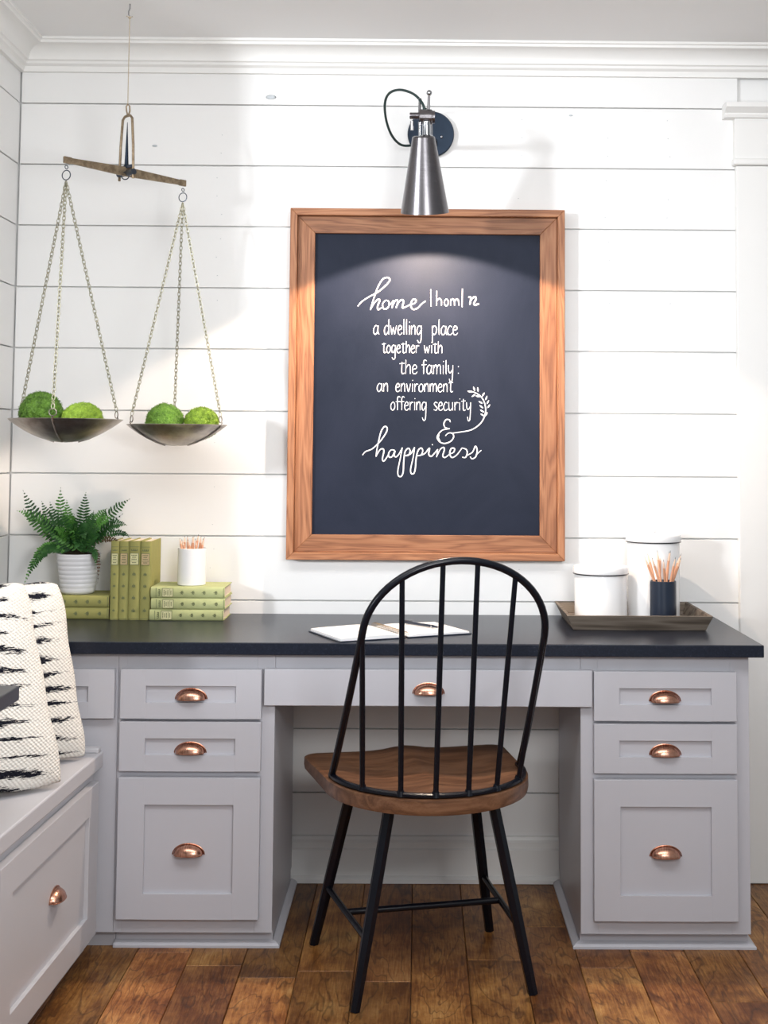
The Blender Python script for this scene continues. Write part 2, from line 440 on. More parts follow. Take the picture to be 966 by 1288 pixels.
# door casing on the right with a stepped head
cas = bpy.data.objects.new('door_1', None); link(cas); cas['kind'] = 'structure'
bm = nb(); box(bm, 0.941, 1.05, -0.022, 0.0, 0.001, 2.092, 0.002); struct('side_casing', bm, M_trim, cas)
bm = nb(); box(bm, 0.937, 1.9, -0.026, 0.0, 2.112, 2.235, 0.0015); struct('head_board', bm, M_trim, cas)
bm = nb(); box(bm, 0.931, 1.9, -0.034, 0.0, 2.093, 2.112, 0.005, seg=2); struct('head_bead', bm, M_trim, cas)
bm = nb(); prism(bm, [(0, 2.235), (-0.034, 2.235), (-0.038, 2.243), (-0.036, 2.248), (-0.048, 2.256), (-0.058, 2.262), (-0.060, 2.275), (0, 2.275)], 'x', 0.905, 1.9)
struct('head_cap', bm, M_trim, cas)
bm = nb(); box(bm, 1.052, 1.8, -0.010, 0.0, 0.004, 2.092, 0.001); struct('door_panel', bm, M_trim, cas)
bm = nb(); box(bm, 1.8, 1.9, -0.022, 0.0, 0.001, 2.092, 0.002); struct('side_casing', bm, M_trim, cas)

# ------------------------------------------------------------------ cup pull, drawers
def pull_mesh():
    bm = nb(); a, h, d = 0.0375, 0.0255, 0.024; nu, nv = 20, 8
    rows = []
    for j in range(nv + 1):
        ph = j/nv*PI/2                     # 0 at wall rim, 90 deg at front lip
        row = []
        for i in range(nu + 1):
            th = PI - i/nu*PI
            row.append(bm.verts.new((a*math.cos(th)*(1 - 0.10*math.sin(ph)), -d*math.sin(ph)*(0.35 + 0.65*math.sin(th)) , h*math.sin(th)*math.cos(ph)*0.97)))
        rows.append(row)
    # dome: from back rim over the top to front lip
    for j in range(nv):
        for i in range(nu):
            try: bm.faces.new((rows[j][i], rows[j][i+1], rows[j+1][i+1], rows[j+1][i]))
            except ValueError: pass
    bmesh.ops.remove_doubles(bm, verts=bm.verts[:], dist=1e-5)
    bmesh.ops.recalc_face_normals(bm, faces=bm.faces[:])
    bmesh.ops.solidify(bm, geom=bm.faces[:], thickness=0.0014)
    tube(bm, [(a*math.cos(PI - i/24*PI)*1.05, -0.0012, h*math.sin(i/24*PI)*1.04) for i in range(25)], 0.0015, 6)
    tube(bm, [(a*0.92*math.cos(PI - i/12*PI), -d*(0.35 + 0.65*math.sin(i/12*PI)), 0.0) for i in range(13)], 0.0013, 6)
    bmesh.ops.recalc_face_normals(bm, faces=bm.faces[:])
    me = bpy.data.meshes.new('cup_pull'); bm.to_mesh(me); bm.free(); me.materials.append(M_copper); me.shade_smooth()
    me.set_sharp_from_angle(angle=math.radians(50)); return me
PULL = pull_mesh()
def pull(parent, loc, rz=0.0):
    o = bpy.data.objects.new('cup_pull', PULL); link(o, parent); o.location = loc; o.rotation_euler = (0, 0, rz)
    return o
def shaker(bm, x0, x1, z0, z1, yf, thick, sx, st, sb, rec=0.009):
    """front with a recessed flat panel, front plane at yf, looking along +y"""
    bv = 0.0009
    box(bm, x0, x0+sx, yf, yf+thick, z0, z1, bv); box(bm, x1-sx, x1, yf, yf+thick, z0, z1, bv)
    box(bm, x0+sx-0.001, x1-sx+0.001, yf+0.0002, yf+thick, z1-st, z1, 0.0003); box(bm, x0+sx-0.001, x1-sx+0.001, yf+0.0002, yf+thick, z0, z0+sb, 0.0003)
    box(bm, x0+sx-0.002, x1-sx+0.002, yf+rec, yf+thick-0.001, z0+sb-0.002, z1-st+0.002)
YF = -0.529; YD = -0.5495
def drawer(parent, x0, x1, z0, z1, sx, st, sb, pz=None, px=None, mat=None):
    bm = nb(); shaker(bm, x0, x1, z0, z1, YD, 0.020, sx, st, sb)
    d = obj('drawer_front', bm, mat or M_cab, parent)
    if pz is not None: pull(d, ((x0+x1)/2 if px is None else px, YD + 0.009 if (z1-z0) > 0.0 else YD, pz))
    return d
def pedestal(label, x0, x1, d0, d1, side):
    t = thing('drawer_cabinet', label, 'cabinet', (0, 0, 0), 0, 'drawer pedestals under the countertop')
    bm = nb()
    box(bm, x0, x1, YF + 0.019, -0.024, 0.0425, 0.729, 0.001)
    obj('carcass', bm, M_cab, t)
    # face frame: stiles and rails
    bm = nb()
    box(bm, x0, d0 + 0.012, YF, YF + 0.019, 0.0425, 0.729, 0.0004); box(bm, d1 - 0.012, x1, YF, YF + 0.019, 0.0425, 0.729, 0.0004)
    for a, b in ((0.0425, 0.094), (0.412, 0.448), (0.556, 0.574), (0.680, 0.729)):
        box(bm, d0 + 0.0121, d1 - 0.0121, YF + 0.0001, YF + 0.019, a, b, 0.0002)
    obj('face_frame', bm, M_cab, t)
    bm = nb(); box(bm, x0 + 0.001, x1 - 0.001, YF + 0.030, -0.04, 0.0, 0.0425)
    obj('toe_board', bm, M_cab, t)
    # little shoe moulding round the bottom
    bm = nb()
    def shoe(pts):
        q = [(0, 0), (-0.016, 0), (-0.016, 0.006), (-0.011, 0.011), (-0.004, 0.015), (0, 0.016)]
        return q
    sh = shoe(0); n = len(sh); 
    cors = [(x0, -0.035, 0 if x0 < -0.7 else -1, 0), (x0, YF + 0.030, 0 if x0 < -0.7 else -1, -1), (x1, YF + 0.030, 1, -1), (x1, -0.035, 1, 0)]
    rows = []
    for cx, cy, ox, oy in cors:
        rows.append([bm.verts.new((cx - ox*p*1.1, cy - (oy*p*-1 if False else 0) + oy*(-p), z)) for p, z in sh])
    for a, b in zip(rows[:-1], rows[1:]):
        for i in range(n): bm.faces.new((a[i], a[(i+1) % n], b[(i+1) % n], b[i]))
    bm.faces.new(rows[0]); bm.faces.new(rows[-1])
    obj('shoe_moulding', bm, M_cab, t)
    drawer(t, d0, d1, 0.568, 0.690, 0.064, 0.041, 0.040, 0.616)
    drawer(t, d0, d1, 0.4395, 0.561, 0.064, 0.041, 0.040, 0.484)
    drawer(t, d0, d1, 0.080, 0.424, 0.066, 0.066, 0.062, 0.236)
    return t
pedestal('grey drawer cabinet left of the chair, three shaker drawers with copper cup pulls', -0.749, -0.356, -0.740, -0.388, 1)
pedestal('grey drawer cabinet right of the chair beneath the tray, three copper pulls', 0.412, 0.836, 0.443, 0.801, 1)
# corner unit behind the bench
t = thing('corner_cabinet', 'grey corner cabinet behind the bench and cushions with one half hidden drawer', 'cabinet')
bm = nb(); box(bm, -1.196, -0.7505, YF + 0.019, -0.024, 0.0425, 0.729, 0.001); obj('carcass', bm, M_cab, t)
bm = nb(); box(bm, -1.196, -0.7495, YF, YF + 0.0187, 0.0425, 0.729, 0.0003); obj('face_frame', bm, M_cab, t)
bm = nb(); shaker(bm, -1.15, -0.7545, 0.568, 0.689, YD, 0.020, 0.066, 0.042, 0.040); obj('drawer_front', bm, M_cab, t)
bm = nb(); box(bm, -1.196, -0.7495, YF + 0.030, -0.04, 0.0, 0.0425); obj('toe_board', bm, M_cab, t)
bm = nb(); prism(bm, [(YF + 0.0295, 0), (YF + 0.014, 0), (YF + 0.014, 0.006), (YF + 0.019, 0.011), (YF + 0.0295, 0.016)], 'x', -0.752, -0.7495); obj('shoe_moulding', bm, M_cab, t)
# knee-space apron drawer
t = thing('apron_drawer', 'flat grey drawer in the knee space behind the chair back, one copper pull', 'drawer')
bm = nb(); box(bm, -0.3555, 0.4115, YF, YF + 0.02, 0.685, 0.729, 0.001); obj('top_rail', bm, M_cab, t)
bm = nb(); box(bm, -0.3813, 0.4385, YD - 0.001, YD + 0.019, 0.602, 0.692, 0.0015)
d = obj('drawer_front', bm, M_cab, t); pull(d, (0.029, YD - 0.001, 0.634))
bm = nb(); box(bm, -0.34, 0.395, YF + 0.021, -0.06, 0.61, 0.70, 0.001); obj('drawer_box', bm, M_cab, t)
# countertop
bm = nb(); box(bm, -1.197, 0.8655, -0.5700, -0.0015, 0.7295, 0.7600, 0.0022, seg=2)
tag(obj('countertop', bm, M_counter), 'long honed black countertop running over the grey desk cabinets', 'countertop')

# ------------------------------------------------------------------ bench
BR = math.radians(-2.1)
bx = thing('storage_bench', 'grey painted built in bench along the left wall carrying two cushions', 'bench', (-0.777, -0.553, 0), BR)
# bench local frame: origin at front edge of the top at the cabinet end, -y runs toward the photographer, -x into the wall
bm = nb(); 
vs = box(bm, -0.405, 0.0, -1.75, -0.002, 0.452, 0.49, 0.004, seg=2); obj('bench_top', bm, M_bench, bx)
bm = nb(); box(bm, -0.40, -0.004, -0.030, -0.004, 0.4895, 0.503, 0.004, seg=2); obj('back_ledge', bm, M_bench, bx)
bm = nb(); box(bm, -0.40, -0.033, -1.74, -0.006, 0.05, 0.451, 0.001); obj('bench_body', bm, M_bench, bx)
bm = nb(); box(bm, -0.033, -0.022, -1.74, -0.006, 0.05, 0.451, 0.001); obj('face_frame', bm, M_bench, bx)
bm = nb(); box(bm, -0.40, -0.060, -1.70, -0.010, 0.0, 0.05, 0.001); obj('toe_board', bm, M_bench, bx)
bm = nb(); prism(bm, [(-0.0605, 0.0), (-0.044, 0.0), (-0.044, 0.008), (-0.052, 0.020), (-0.0605, 0.024)], 'y', -1.70, 0.020)
obj('shoe_moulding', bm, M_bench, bx)
def bench_drawer(y0, y1, z0, z1, handle=True):
    bm = nb(); shaker(bm, y0, y1, z0, z1, 0.0, 0.020, 0.075, 0.066, 0.062, 0.010)
    # turn: local x of front -> -? bench y ; front normal -> +x
    for v in bm.verts: v.co = Vector((-v.co.y - 0.001, v.co.x, v.co.z))
    d = obj('drawer_front', bm, M_bench, bx)
    if handle: pull(d, (-0.011, (y0+y1)/2 + 0.036, 0.243), PI/2)
bench_drawer(-0.708, -0.030, 0.058, 0.424)
bench_drawer(-1.50, -0.735, 0.058, 0.424)

# ------------------------------------------------------------------ dark tabletop at the left edge
t = thing('dining_table', 'corner of a dark tabletop jutting in at the left edge before the cushions', 'table', (-0.806, -1.163, 0))
bm = nb()
L, W_, r = 1.1, 0.85, 0.012
vs = box(bm, -L, 0, -W_, 0, 0.730, 0.760, 0.003, seg=2); obj('table_top', bm, M_counter, t)
bm = nb(); lathe(bm, [(0.0, 0.7295), (0.11, 0.7295), (0.11, 0.715), (0.035, 0.70), (0.032, 0.10), (0.05, 0.05), (0.23, 0.02), (0.24, 0.0), (0.0, 0.0)], 32, (-0.72, -W_/2, 0))
obj('pedestal', bm, M_blk, t, smooth=True, angle=0.6)

# ------------------------------------------------------------------ framed chalkboard
t = thing('framed_chalkboard', 'framed navy chalkboard with white hand lettering on the wall', 'chalkboard', (0, 0, 0))
X0, X1, Z0, Z1 = -0.382, 0.4265, 0.921, 1.949
def rail(name, o, i, y0, y1, side, par, lift=0.0):
    """mitred rail; o/i outer and inner rectangles (x0,x1,z0,z1)"""
    ox0, ox1, oz0, oz1 = o; ix0, ix1, iz0, iz1 = i
    P = {'top': [(ox0, oz1), (ox1, oz1), (ix1, iz1), (ix0, iz1)], 'bottom': [(ox0, oz0), (ox1, oz0), (ix1, iz0), (ix0, iz0)],
         'left': [(ox0, oz0), (ox0, oz1), (ix0, iz1), (ix0, iz0)], 'right': [(ox1, oz0), (ox1, oz1), (ix1, iz1), (ix1, iz0)]}[side]
    bm = nb(); prism(bm, P, 'y', y0, y1)
    bmesh.ops.bevel(bm, geom=bm.edges[:], offset=0.0012, segments=1, affect='EDGES')
    cx = sum(p[0] for p in P)/4; cz = sum(p[1] for p in P)/4
    for v in bm.verts: v.co -= Vector((cx, 0, cz))
    obj(name, bm, M_pineH if side in ('top', 'bottom') else M_pineV, par, loc=(cx, 0, cz))
O = (X0, X1, Z0, Z1); I = (X0+0.021, X1-0.021, Z0+0.021, Z1-0.021)
I2 = (I[0]+0.0005, I[1]-0.0005, I[2]+0.0005, I[3]-0.0005)
I3 = (-0.310, 0.355, 0.9925, 1.8775)
for sd in ('top', 'bottom', 'left', 'right'): rail('outer_rail', O, I, -0.052, -0.001, sd, t)
for sd in ('top', 'bottom', 'left', 'right'): rail('inner_rail', I2, I3, -0.034, -0.010, sd, t)
bm = nb(); box(bm, I3[0]-0.02, I3[1]+0.02, -0.016, -0.0105, I3[2]-0.02, I3[3]+0.02); 
bm.free(); bm = nb(); box(bm, I3[0]-0.0, I3[1]+0.0, -0.022, -0.004, I3[2], I3[3])
board = obj('slate_panel', bm, M_board, t)
YB = -0.0222
def BP(u, v):        # lettering grid (4.443 units per photo pixel) -> board plane
    px = 430 + u/4.443; py = 330 + v/4.443
    return Vector((-0.310 + (px - (397 - 3*(py-295)/377))*0.002358, YB, 1.875 - (py - 295)*0.002342))
def stroke(bm, pts, r=3.3, k=6, taper=True, line=False):
    P = [BP(*p) for p in pts]
    if not line: P = smoothline(P, k)
    n = len(P); rs = [r/4.443*0.00235*(0.75 + 0.35*math.sin(PI*min(1, i/max(1, n-1)))) for i in range(n)]
    tube(bm, P, rs, 6, flat=0.28, up=(0, 1, 0))
def letters(bm, text, x0, x1, base, xh, asc, desc):
    A = asc/xh; D = desc/xh
    G = {
     'a': (.8, [[(.62, .85), (.32, 1), (.06, .62), (.08, .15), (.3, 0), (.55, .35), (.63, .98), (.6, .35), (.74, .0)]]),
     'c': (.65, [[(.55, .88), (.3, 1), (.06, .6), (.1, .1), (.35, 0), (.6, .2)]]),
     'd': (.8, [[(.6, .85), (.3, 1), (.05, .6), (.08, .1), (.3, 0), (.58, .4)], [(.64, A), (.6, .9), (.62, .0)]]),
     'e': (.7, [[(.08, .5), (.5, .62), (.5, .9), (.28, 1), (.06, .6), (.12, .1), (.38, 0), (.62, .22)]]),
     'f': (.6, [[(.62, A*.93), (.42, A), (.25, A*.85), (.25, .6), (.24, .0)], [(.0, 1.0), (.6, 1.05)]]),
     'g': (.8, [[(.6, .85), (.3, 1), (.06, .6), (.1, .12), (.32, .05), (.58, .5)], [(.64, 1), (.62, .2), (.55, -D*.8), (.3, -D), (.1, -D*.7)]]),
     'h': (.8, [[(.1, A), (.08, 0)], [(.08, .55), (.35, 1), (.58, .85), (.6, 0)]]),
     'i': (.35, [[(.15, 1), (.14, 0)], [(.17, 1.45), (.19, 1.36)]]),
     'l': (.35, [[(.15, A), (.13, .9), (.15, 0)]]),
     'm': (1.1, [[(.06, 1), (.07, 0)], [(.07, .6), (.28, 1), (.45, .85), (.46, 0)], [(.46, .6), (.68, 1), (.88, .85), (.92, 0)]]),
     'n': (.75, [[(.06, 1), (.07, 0)], [(.07, .55), (.32, 1), (.54, .85), (.56, 0)]]),
     'o': (.75, [[(.35, 1), (.08, .65), (.1, .15), (.35, 0), (.6, .3), (.58, .8), (.35, 1)]]),
     'p': (.8, [[(.1, 1), (.1, -D)], [(.1, .7), (.35, 1), (.62, .75), (.55, .2), (.3, .02), (.1, .3)]]),
     'r': (.6, [[(.08, 1), (.1, 0)], [(.1, .55), (.3, .95), (.55, .92)]]),
     's': (.65, [[(.55, .88), (.3, 1), (.12, .78), (.3, .52), (.52, .28), (.35, .0), (.05, .1)]]),
     't': (.65, [[(.3, A*.85), (.27, .2), (.42, .0), (.58, .1)], [(.0, 1.12), (.6, 1.18)]]),
     'u': (.8, [[(.08, 1), (.1, .2), (.3, 0), (.55, .3)], [(.58, 1), (.6, 0)]]),
     'v': (.7, [[(.06, 1), (.3, .0), (.58, 1)]]),
     'w': (.95, [[(.04, 1), (.2, .0)], [(.2, 0), (.42, .8)], [(.42, .8), (.58, 0)], [(.58, 0), (.82, 1)]]),
     'y': (.8, [[(.06, 1), (.12, .3), (.32, .15), (.56, .5)], [(.62, 1), (.6, .2), (.5, -D*.85), (.3, -D), (.18, -D*.6)]]),
     ':': (.35, [[(.15, .9), (.16, .8)], [(.15, .15), (.16, .05)]]),
    }
    tot = sum(G[c][0] for c in text); s = (x1 - x0)/(tot - 0.15); x = x0
    for c in text:
        wd, st = G[c]
        for q in st: stroke(bm, [(x + a*s, base - b*xh) for a, b in q], 2.35)
        x += wd*s
def line_obj(words, base, xh, asc, desc, more=None):
    for txt, a, b in words:
        bm = nb(); letters(bm, txt, a, b, base, xh, asc, desc); obj('lettering', bm, M_chalk, t)['kind'] = 'stuff'
line_obj([('a', 177, 205), ('dwelling', 237, 445), ('place', 500, 643)], 405, 50, 86, 45)
line_obj([('together', 225, 428), ('with', 458, 560)], 508, 43, 66, 36)
line_obj([('the', 322, 418), ('family', 445, 620), (':', 640, 652)], 625, 50, 78, 45)
line_obj([('an', 197, 258), ('environment', 300, 615)], 725, 45, 60, 40)
line_obj([('offering', 272, 470), ('security', 510, 718)], 828, 46, 76, 57)
bm = nb()
for q in [[(90, 248), (112, 222), (150, 196), (200, 168), (245, 130), (268, 100), (258, 85), (232, 92), (207, 128), (187, 180), (171, 230), (160, 268)],
          [(160, 268), (180, 232), (203, 208), (212, 216), (201, 245), (203, 266), (222, 256)],
          [(246, 212), (229, 232), (231, 256), (248, 262), (264, 243), (262, 220), (246, 212)], [(262, 236), (276, 232), (288, 216)],
          [(288, 212), (281, 256)], [(281, 250), (297, 218), (310, 212), (312, 226), (304, 256)], [(304, 250), (322, 218), (340, 210), (344, 224), (338, 254), (356, 250), (386, 234)],
          [(386, 238), (410, 226), (413, 209), (396, 209), (385, 238), (396, 262), (422, 257), (446, 232), (468, 216)]]:
    stroke(bm, q, 3.9)
for q in [[(497, 150), (498, 245)], [(530, 158), (529, 240)], [(530, 215), (544, 201), (555, 212), (556, 240)], [(583, 203), (573, 215), (574, 235), (585, 241), (594, 228), (592, 210), (583, 203)],
          [(608, 203), (607, 240)], [(607, 218), (619, 202), (628, 214), (629, 240)], [(629, 218), (641, 202), (651, 213), (654, 240)], [(673, 145), (671, 248)]]:
    stroke(bm, q, 3.4)
for q in [[(706, 192), (720, 196), (714, 234)], [(714, 228), (726, 200), (744, 190), (747, 205), (737, 230), (748, 237), (757, 228)], [(760, 226), (764, 233)]]: stroke(bm, q, 4.6)
obj('lettering', bm, M_chalk, t)['kind'] = 'stuff'
bm = nb()
for q in [[(604, 893), (598, 880), (580, 880), (568, 900), (574, 922), (600, 930)], [(598, 930), (560, 938), (536, 965), (540, 998), (570, 1012), (605, 1000), (622, 975), (614, 955), (592, 955), (576, 970)],
          [(606, 955), (660, 948), (720, 935), (765, 905), (790, 868), (800, 825), (792, 780), (772, 748), (742, 728), (710, 718)]]: stroke(bm, q, 3.4)
stroke(bm, [(540, 962), (534, 980), (546, 1003)], 7)
obj('lettering', bm, M_chalk, t)['kind'] = 'stuff'
bm = nb()
def leaf(cx, cy, ang, l=13, wd=5):
    a = math.radians(ang); dx, dy = math.cos(a), -math.sin(a)
    P = [BP(cx + dx*l*s, cy + dy*l*s) for s in (-1, -.5, 0, .5, 1)]
    tube(bm, P, [0.0004, wd*.8*.00053, wd*.00053, wd*.75*.00053, 0.0004], 6, flat=0.25, up=(0, 1, 0))
for cx, cy, an in [(712, 722, 170), (736, 706, 110), (757, 710, 95), (733, 744, 215), (787, 738, 60), (757, 748, 170), (804, 757, 70), (772, 782, 150), (812, 780, 60), (776, 806, 140), (817, 803, 55), (780, 830, 150), (782, 852, 150), (803, 848, 60)]:
    leaf(cx, cy, an)
obj('leaf_sprig', bm, M_chalk, t)['kind'] = 'stuff'
bm = nb()
for q in [[(118, 1080), (135, 1060), (172, 1044), (215, 1003), (248, 955), (254, 928), (240, 920), (222, 945), (207, 1000), (196, 1060), (193, 1088)],
          [(194, 1084), (214, 1050), (230, 1044), (236, 1058), (228, 1100), (236, 1112), (252, 1092), (264, 1070)],
          [(297, 1052), (276, 1050), (262, 1070), (266, 1090), (283, 1085), (298, 1054), (293, 1080), (305, 1088), (322, 1068), (338, 1036)],
          [(338, 1036), (328, 1090), (314, 1160), (316, 1192), (332, 1196), (343, 1170), (346, 1110), (354, 1058), (372, 1040), (381, 1056), (370, 1080), (352, 1080)],
          [(352, 1082), (384, 1070), (406, 1034)], [(406, 1034), (398, 1090), (384, 1155), (388, 1180), (402, 1178), (410, 1150), (414, 1100), (424, 1055), (442, 1038), (451, 1054), (440, 1078), (422, 1080)],
          [(422, 1082), (460, 1070), (488, 1038), (484, 1072), (498, 1084), (518, 1064), (534, 1044)], [(503, 1017), (506, 1022)],
          [(534, 1044), (527, 1088)], [(528, 1084), (548, 1045), (566, 1034), (570, 1048), (562, 1080), (574, 1090), (600, 1070)],
          [(600, 1070), (622, 1060), (626, 1040), (609, 1040), (600, 1066), (612, 1090), (640, 1074), (668, 1036)],
          [(668, 1036), (690, 1044), (697, 1062), (688, 1088), (670, 1088)], [(690, 1080), (725, 1060), (742, 1026), (752, 1050), (744, 1084), (724, 1096), (712, 1084)], [(744, 1076), (775, 1048)]]:
    stroke(bm, q, 3.7)
obj('lettering', bm, M_chalk, t)['kind'] = 'stuff'

# ------------------------------------------------------------------ wall sconce
t = thing('wall_sconce', 'steel cone wall lamp with dark looping cord above the chalkboard', 'lamp', (0, 0, 0))
bm = nb(); lathe(bm, [(0.0, -0.001), (0.0685, -0.001), (0.0695, -0.016), (0.067, -0.020), (0.0, -0.021)], 56, (0.030, 0, 2.181), 'y'); obj('backplate', bm, M_gundisc, t, smooth=True, angle=0.5)
bm = nb(); ball(bm, (0.062, -0.023, 2.171), 0.0045); obj('screw', bm, M_chrome, t, smooth=True)
bm = nb(); tube(bm, [(0.030, -0.02, 2.150), (0.028, -0.12, 2.140), (0.022, -0.385, 2.136)], 0.0085, 16)
lathe(bm, [(0.0, -0.021), (0.020, -0.021), (0.020, -0.030), (0.012, -0.040), (0, -0.041)], 24, (0.030, 0, 2.150), 'y')
obj('arm', bm, M_gun, t, smooth=True, angle=0.7)
bm = nb(); lathe(bm, [(0.0, -0.020), (0.019, -0.020), (0.0205, -0.018), (0.0205, 0.013), (0.019, 0.015), (0.017, 0.015), (0.017, 0.022), (0, 0.022)], 32, (0.0155, -0.392, 2.136), 'x')
lathe(bm, [(0.0, -0.046), (0.008, -0.046), (0.009, -0.044), (0.009, -0.020), (0, -0.020)], 24, (0.0155, -0.392, 2.139), 'x')
obj('swivel_joint', bm, M_steel, t, smooth=True, angle=0.6)
bm = nb()
tube(bm, [(-0.024, -0.400, 2.122), (-0.024, -0.400, 2.098)], 0.005, 12)
obj('thumb_screw', bm, M_chrome, t)
bm = nb(); tube(bm, [(0.020, -0.392, 2.150), (0.0215, -0.392, 2.198)], [0.0045, 0.0035], 14); ball(bm, (0.022, -0.392, 2.202), 0.0078, 3)
tube(bm, [(-0.004, -0.372, 2.150), (-0.003, -0.366, 2.188)], 0.0042, 12); ball(bm, (-0.003, -0.366, 2.190), 0.0055, 2)
obj('lever', bm, M_chrome, t, smooth=True, angle=0.8)
ctop = Vector((0.0075, -0.396, 2.083)); cmou = Vector((0.0125, -0.338, 1.886)); ax = (cmou - ctop); LEN = ax.length
q = Vector((0, 0, 1)).rotation_difference(ax.normalized()).to_matrix()
bm = nb(); lathe(bm, [(0.0, 0.0), (0.026, 0.0), (0.0305, 0.003), (0.066, LEN), (0.0645, LEN), (0.029, 0.005), (0.0, 0.004)], 72, ctop, 'z', q)
obj('cone_shade', bm, M_steel, t, smooth=True, angle=0.5)
bm = nb(); lathe(bm, [(0.0, -0.040), (0.010, -0.040), (0.011, -0.036), (0.011, -0.004), (0.018, 0.0), (0.0, 0.0)], 24, ctop + Vector((0.008, 0, 0)), 'z', q); 
lathe(bm, [(0.0, -0.036), (0.004, -0.036), (0.004, 0.0), (0.0, 0.0)], 16, ctop + Vector((-0.010, -0.006, 0)), 'z', q)
obj('shade_neck', bm, M_chrome, t, smooth=True, angle=0.6)
bc = ctop + ax*0.86
bm = nb(); ball(bm, bc, 0.024, 3); obj('bulb', bm, M_glow, t, smooth=True)
bm = nb()
cp = smoothline([(0.010, -0.385, 2.154), (0.003, -0.378, 2.178), (-0.021, -0.34, 2.213), (-0.059, -0.28, 2.241), (-0.090, -0.235, 2.243), (-0.103, -0.19, 2.226), (-0.101, -0.13, 2.195), (-0.086, -0.08, 2.162), (-0.062, -0.045, 2.143), (-0.036, -0.026, 2.143), (-0.018, -0.0195, 2.152)], 6)
tube(bm, cp, 0.0037, 10); tube(bm, [(0.010, -0.385, 2.162), (0.010, -0.385, 2.148)], 0.006, 10)
obj('cord', bm, M_cord, t, smooth=True, angle=0.9)
sp = bpy.data.lights.new('sconce_light', 'SPOT'); sp.energy = 36; sp.color = (1, 0.79, 0.62); sp.spot_size = math.radians(126); sp.spot_blend = 0.12; sp.shadow_soft_size = 0.012
so = bpy.data.objects.new('sconce_light', sp); link(so); so.location = ctop + ax*1.0; so.rotation_euler = ax.to_track_quat('-Z', 'Y').to_euler()

# ------------------------------------------------------------------ hanging balance scale
t = thing('balance_scale', 'old brass balance scale hanging by string from the ceiling, two pans', 'scale', (0, 0, 0))
BC = Vector((-0.794, -0.370, 1.985)); EL = Vector((-0.922, -0.518, 1.983)); ER = Vector((-0.661, -0.222, 1.983))
bd = (ER - EL).normalized(); pr = Vector((bd.y, -bd.x, 0)).normalized()
bm = nb()
segs = [(-1.0, .0085), (-.90, .0085), (-.88, .0070), (-.5, .0095), (0, .0125), (.5, .0095), (.88, .0070), (.90, .0085), (1.0, .0085)]
rows = []
for s, h in segs:
    c = (EL + ER)/2 + (ER - EL)/2*s; c.z = 1.984
    rows.append([bm.verts.new(c + pr*a*0.0035 + Vector((0, 0, b*h))) for a, b in ((-1, -1), (1, -1), (1, 1), (-1, 1))])
for a, b in zip(rows[:-1], rows[1:]):
    for i in range(4): bm.faces.new((a[i], a[(i+1) % 4], b[(i+1) % 4], b[i]))
bm.faces.new(rows[0]); bm.faces.new(rows[-1]); obj('beam', bm, M_brass, t)
bm = nb()
for s in (-1, 1):
    tube(bm, [BC + pr*s*0.031 + Vector((0, 0, -0.022)), BC + pr*s*0.028 + Vector((0, 0, 0.07)), BC + pr*s*0.021 + Vector((0, 0, 0.144)), BC + pr*s*0.012 + Vector((0, 0, 0.152)), BC + Vector((0, 0, 0.153))], 0.0036, 8)
obj('fork', bm, M_brass, t, smooth=True, angle=0.7)
bm = nb(); tube(bm, [BC - pr*0.034 + Vector((0, 0, -0.004)), BC + pr*0.034 + Vector((0, 0, -0.004))], 0.0085, 12)
obj('pivot_pin', bm, M_gun, t, smooth=True, angle=0.7)
bm = nb(); tube(bm, [BC - pr*0.030 + Vector((0, 0, 0.012)), BC + pr*0.030 + Vector((0, 0, 0.012))], 0.0055, 4); obj('pivot_block', bm, M_navy, t)
bm = nb(); tube(bm, [BC + Vector((0, 0, 0.008)), BC + Vector((0, 0, 0.02)), BC + Vector((0, 0, 0.135))], [0.010, 0.0055, 0.0008], 8); obj('pointer', bm, M_gundisc, t)
def ring_pts(c, r, u, v, n=20): return [Vector(c) + Vector(u)*r*math.cos(2*PI*k/n) + Vector(v)*r*math.sin(2*PI*k/n) for k in range(n)]
bm = nb(); tube(bm, ring_pts(BC + Vector((0, -0.012, -0.014)), 0.010, (1, 0, 0), (0, 0, 1)), 0.0016, 6, closed=True); obj('pivot_ring', bm, M_gun, t)
bm = nb(); tube(bm, [BC + Vector((0.001, 0, 0.150)), BC + Vector((0.006, 0, 0.166)), BC + Vector((0.005, 0, 0.180)), BC + Vector((0, 0, 0.184)), BC + Vector((-0.004, 0, 0.178)), BC + Vector((-0.003, 0, 0.166)), BC + Vector((0.001, 0, 0.152))], 0.0022, 6); obj('hanging_loop', bm, M_brass, t)
bm = nb(); tube(bm, [BC + Vector((0, 0, 0.182)), (-0.794, -0.370, 2.408)], 0.0013, 6); ball(bm, (-0.794, -0.370, 2.409), 0.0042, 2)
tube(bm, [(-0.803, -0.370, 2.413), (-0.794, -0.371, 2.409), (-0.786, -0.370, 2.412)], 0.0013, 5)
obj('string', bm, M_string, t)
bm = nb(); tube(bm, [(-0.792, -0.370, 2.410), (-0.797, -0.370, 2.416), (-0.797, -0.370, 2.426), (-0.794, -0.370, 2.434), (-0.794, -0.370, 2.447)], 0.0018, 8); obj('ceiling_hook', bm, M_chrome, t, smooth=True)
def chain(bm, a, b, pitch=0.0108, w=0.0040, wire=0.0012):
    a = Vector(a); b = Vector(b); n = int((b-a).length/pitch); d = (b-a).normalized(); u, v = frame_of(d)
    for i in range(n):
        c = a + d*((i+0.5)/n*(b-a).length); s = u if i % 2 else v
        if i % 2 == 0: s = (u*0.35 + v).normalized()
        h = pitch*0.72
        pts = [c + s*w*math.cos(k*PI/4) + d*h*math.sin(k*PI/4) for k in range(8)]
        tube(bm, pts, wire, 4, closed=True)
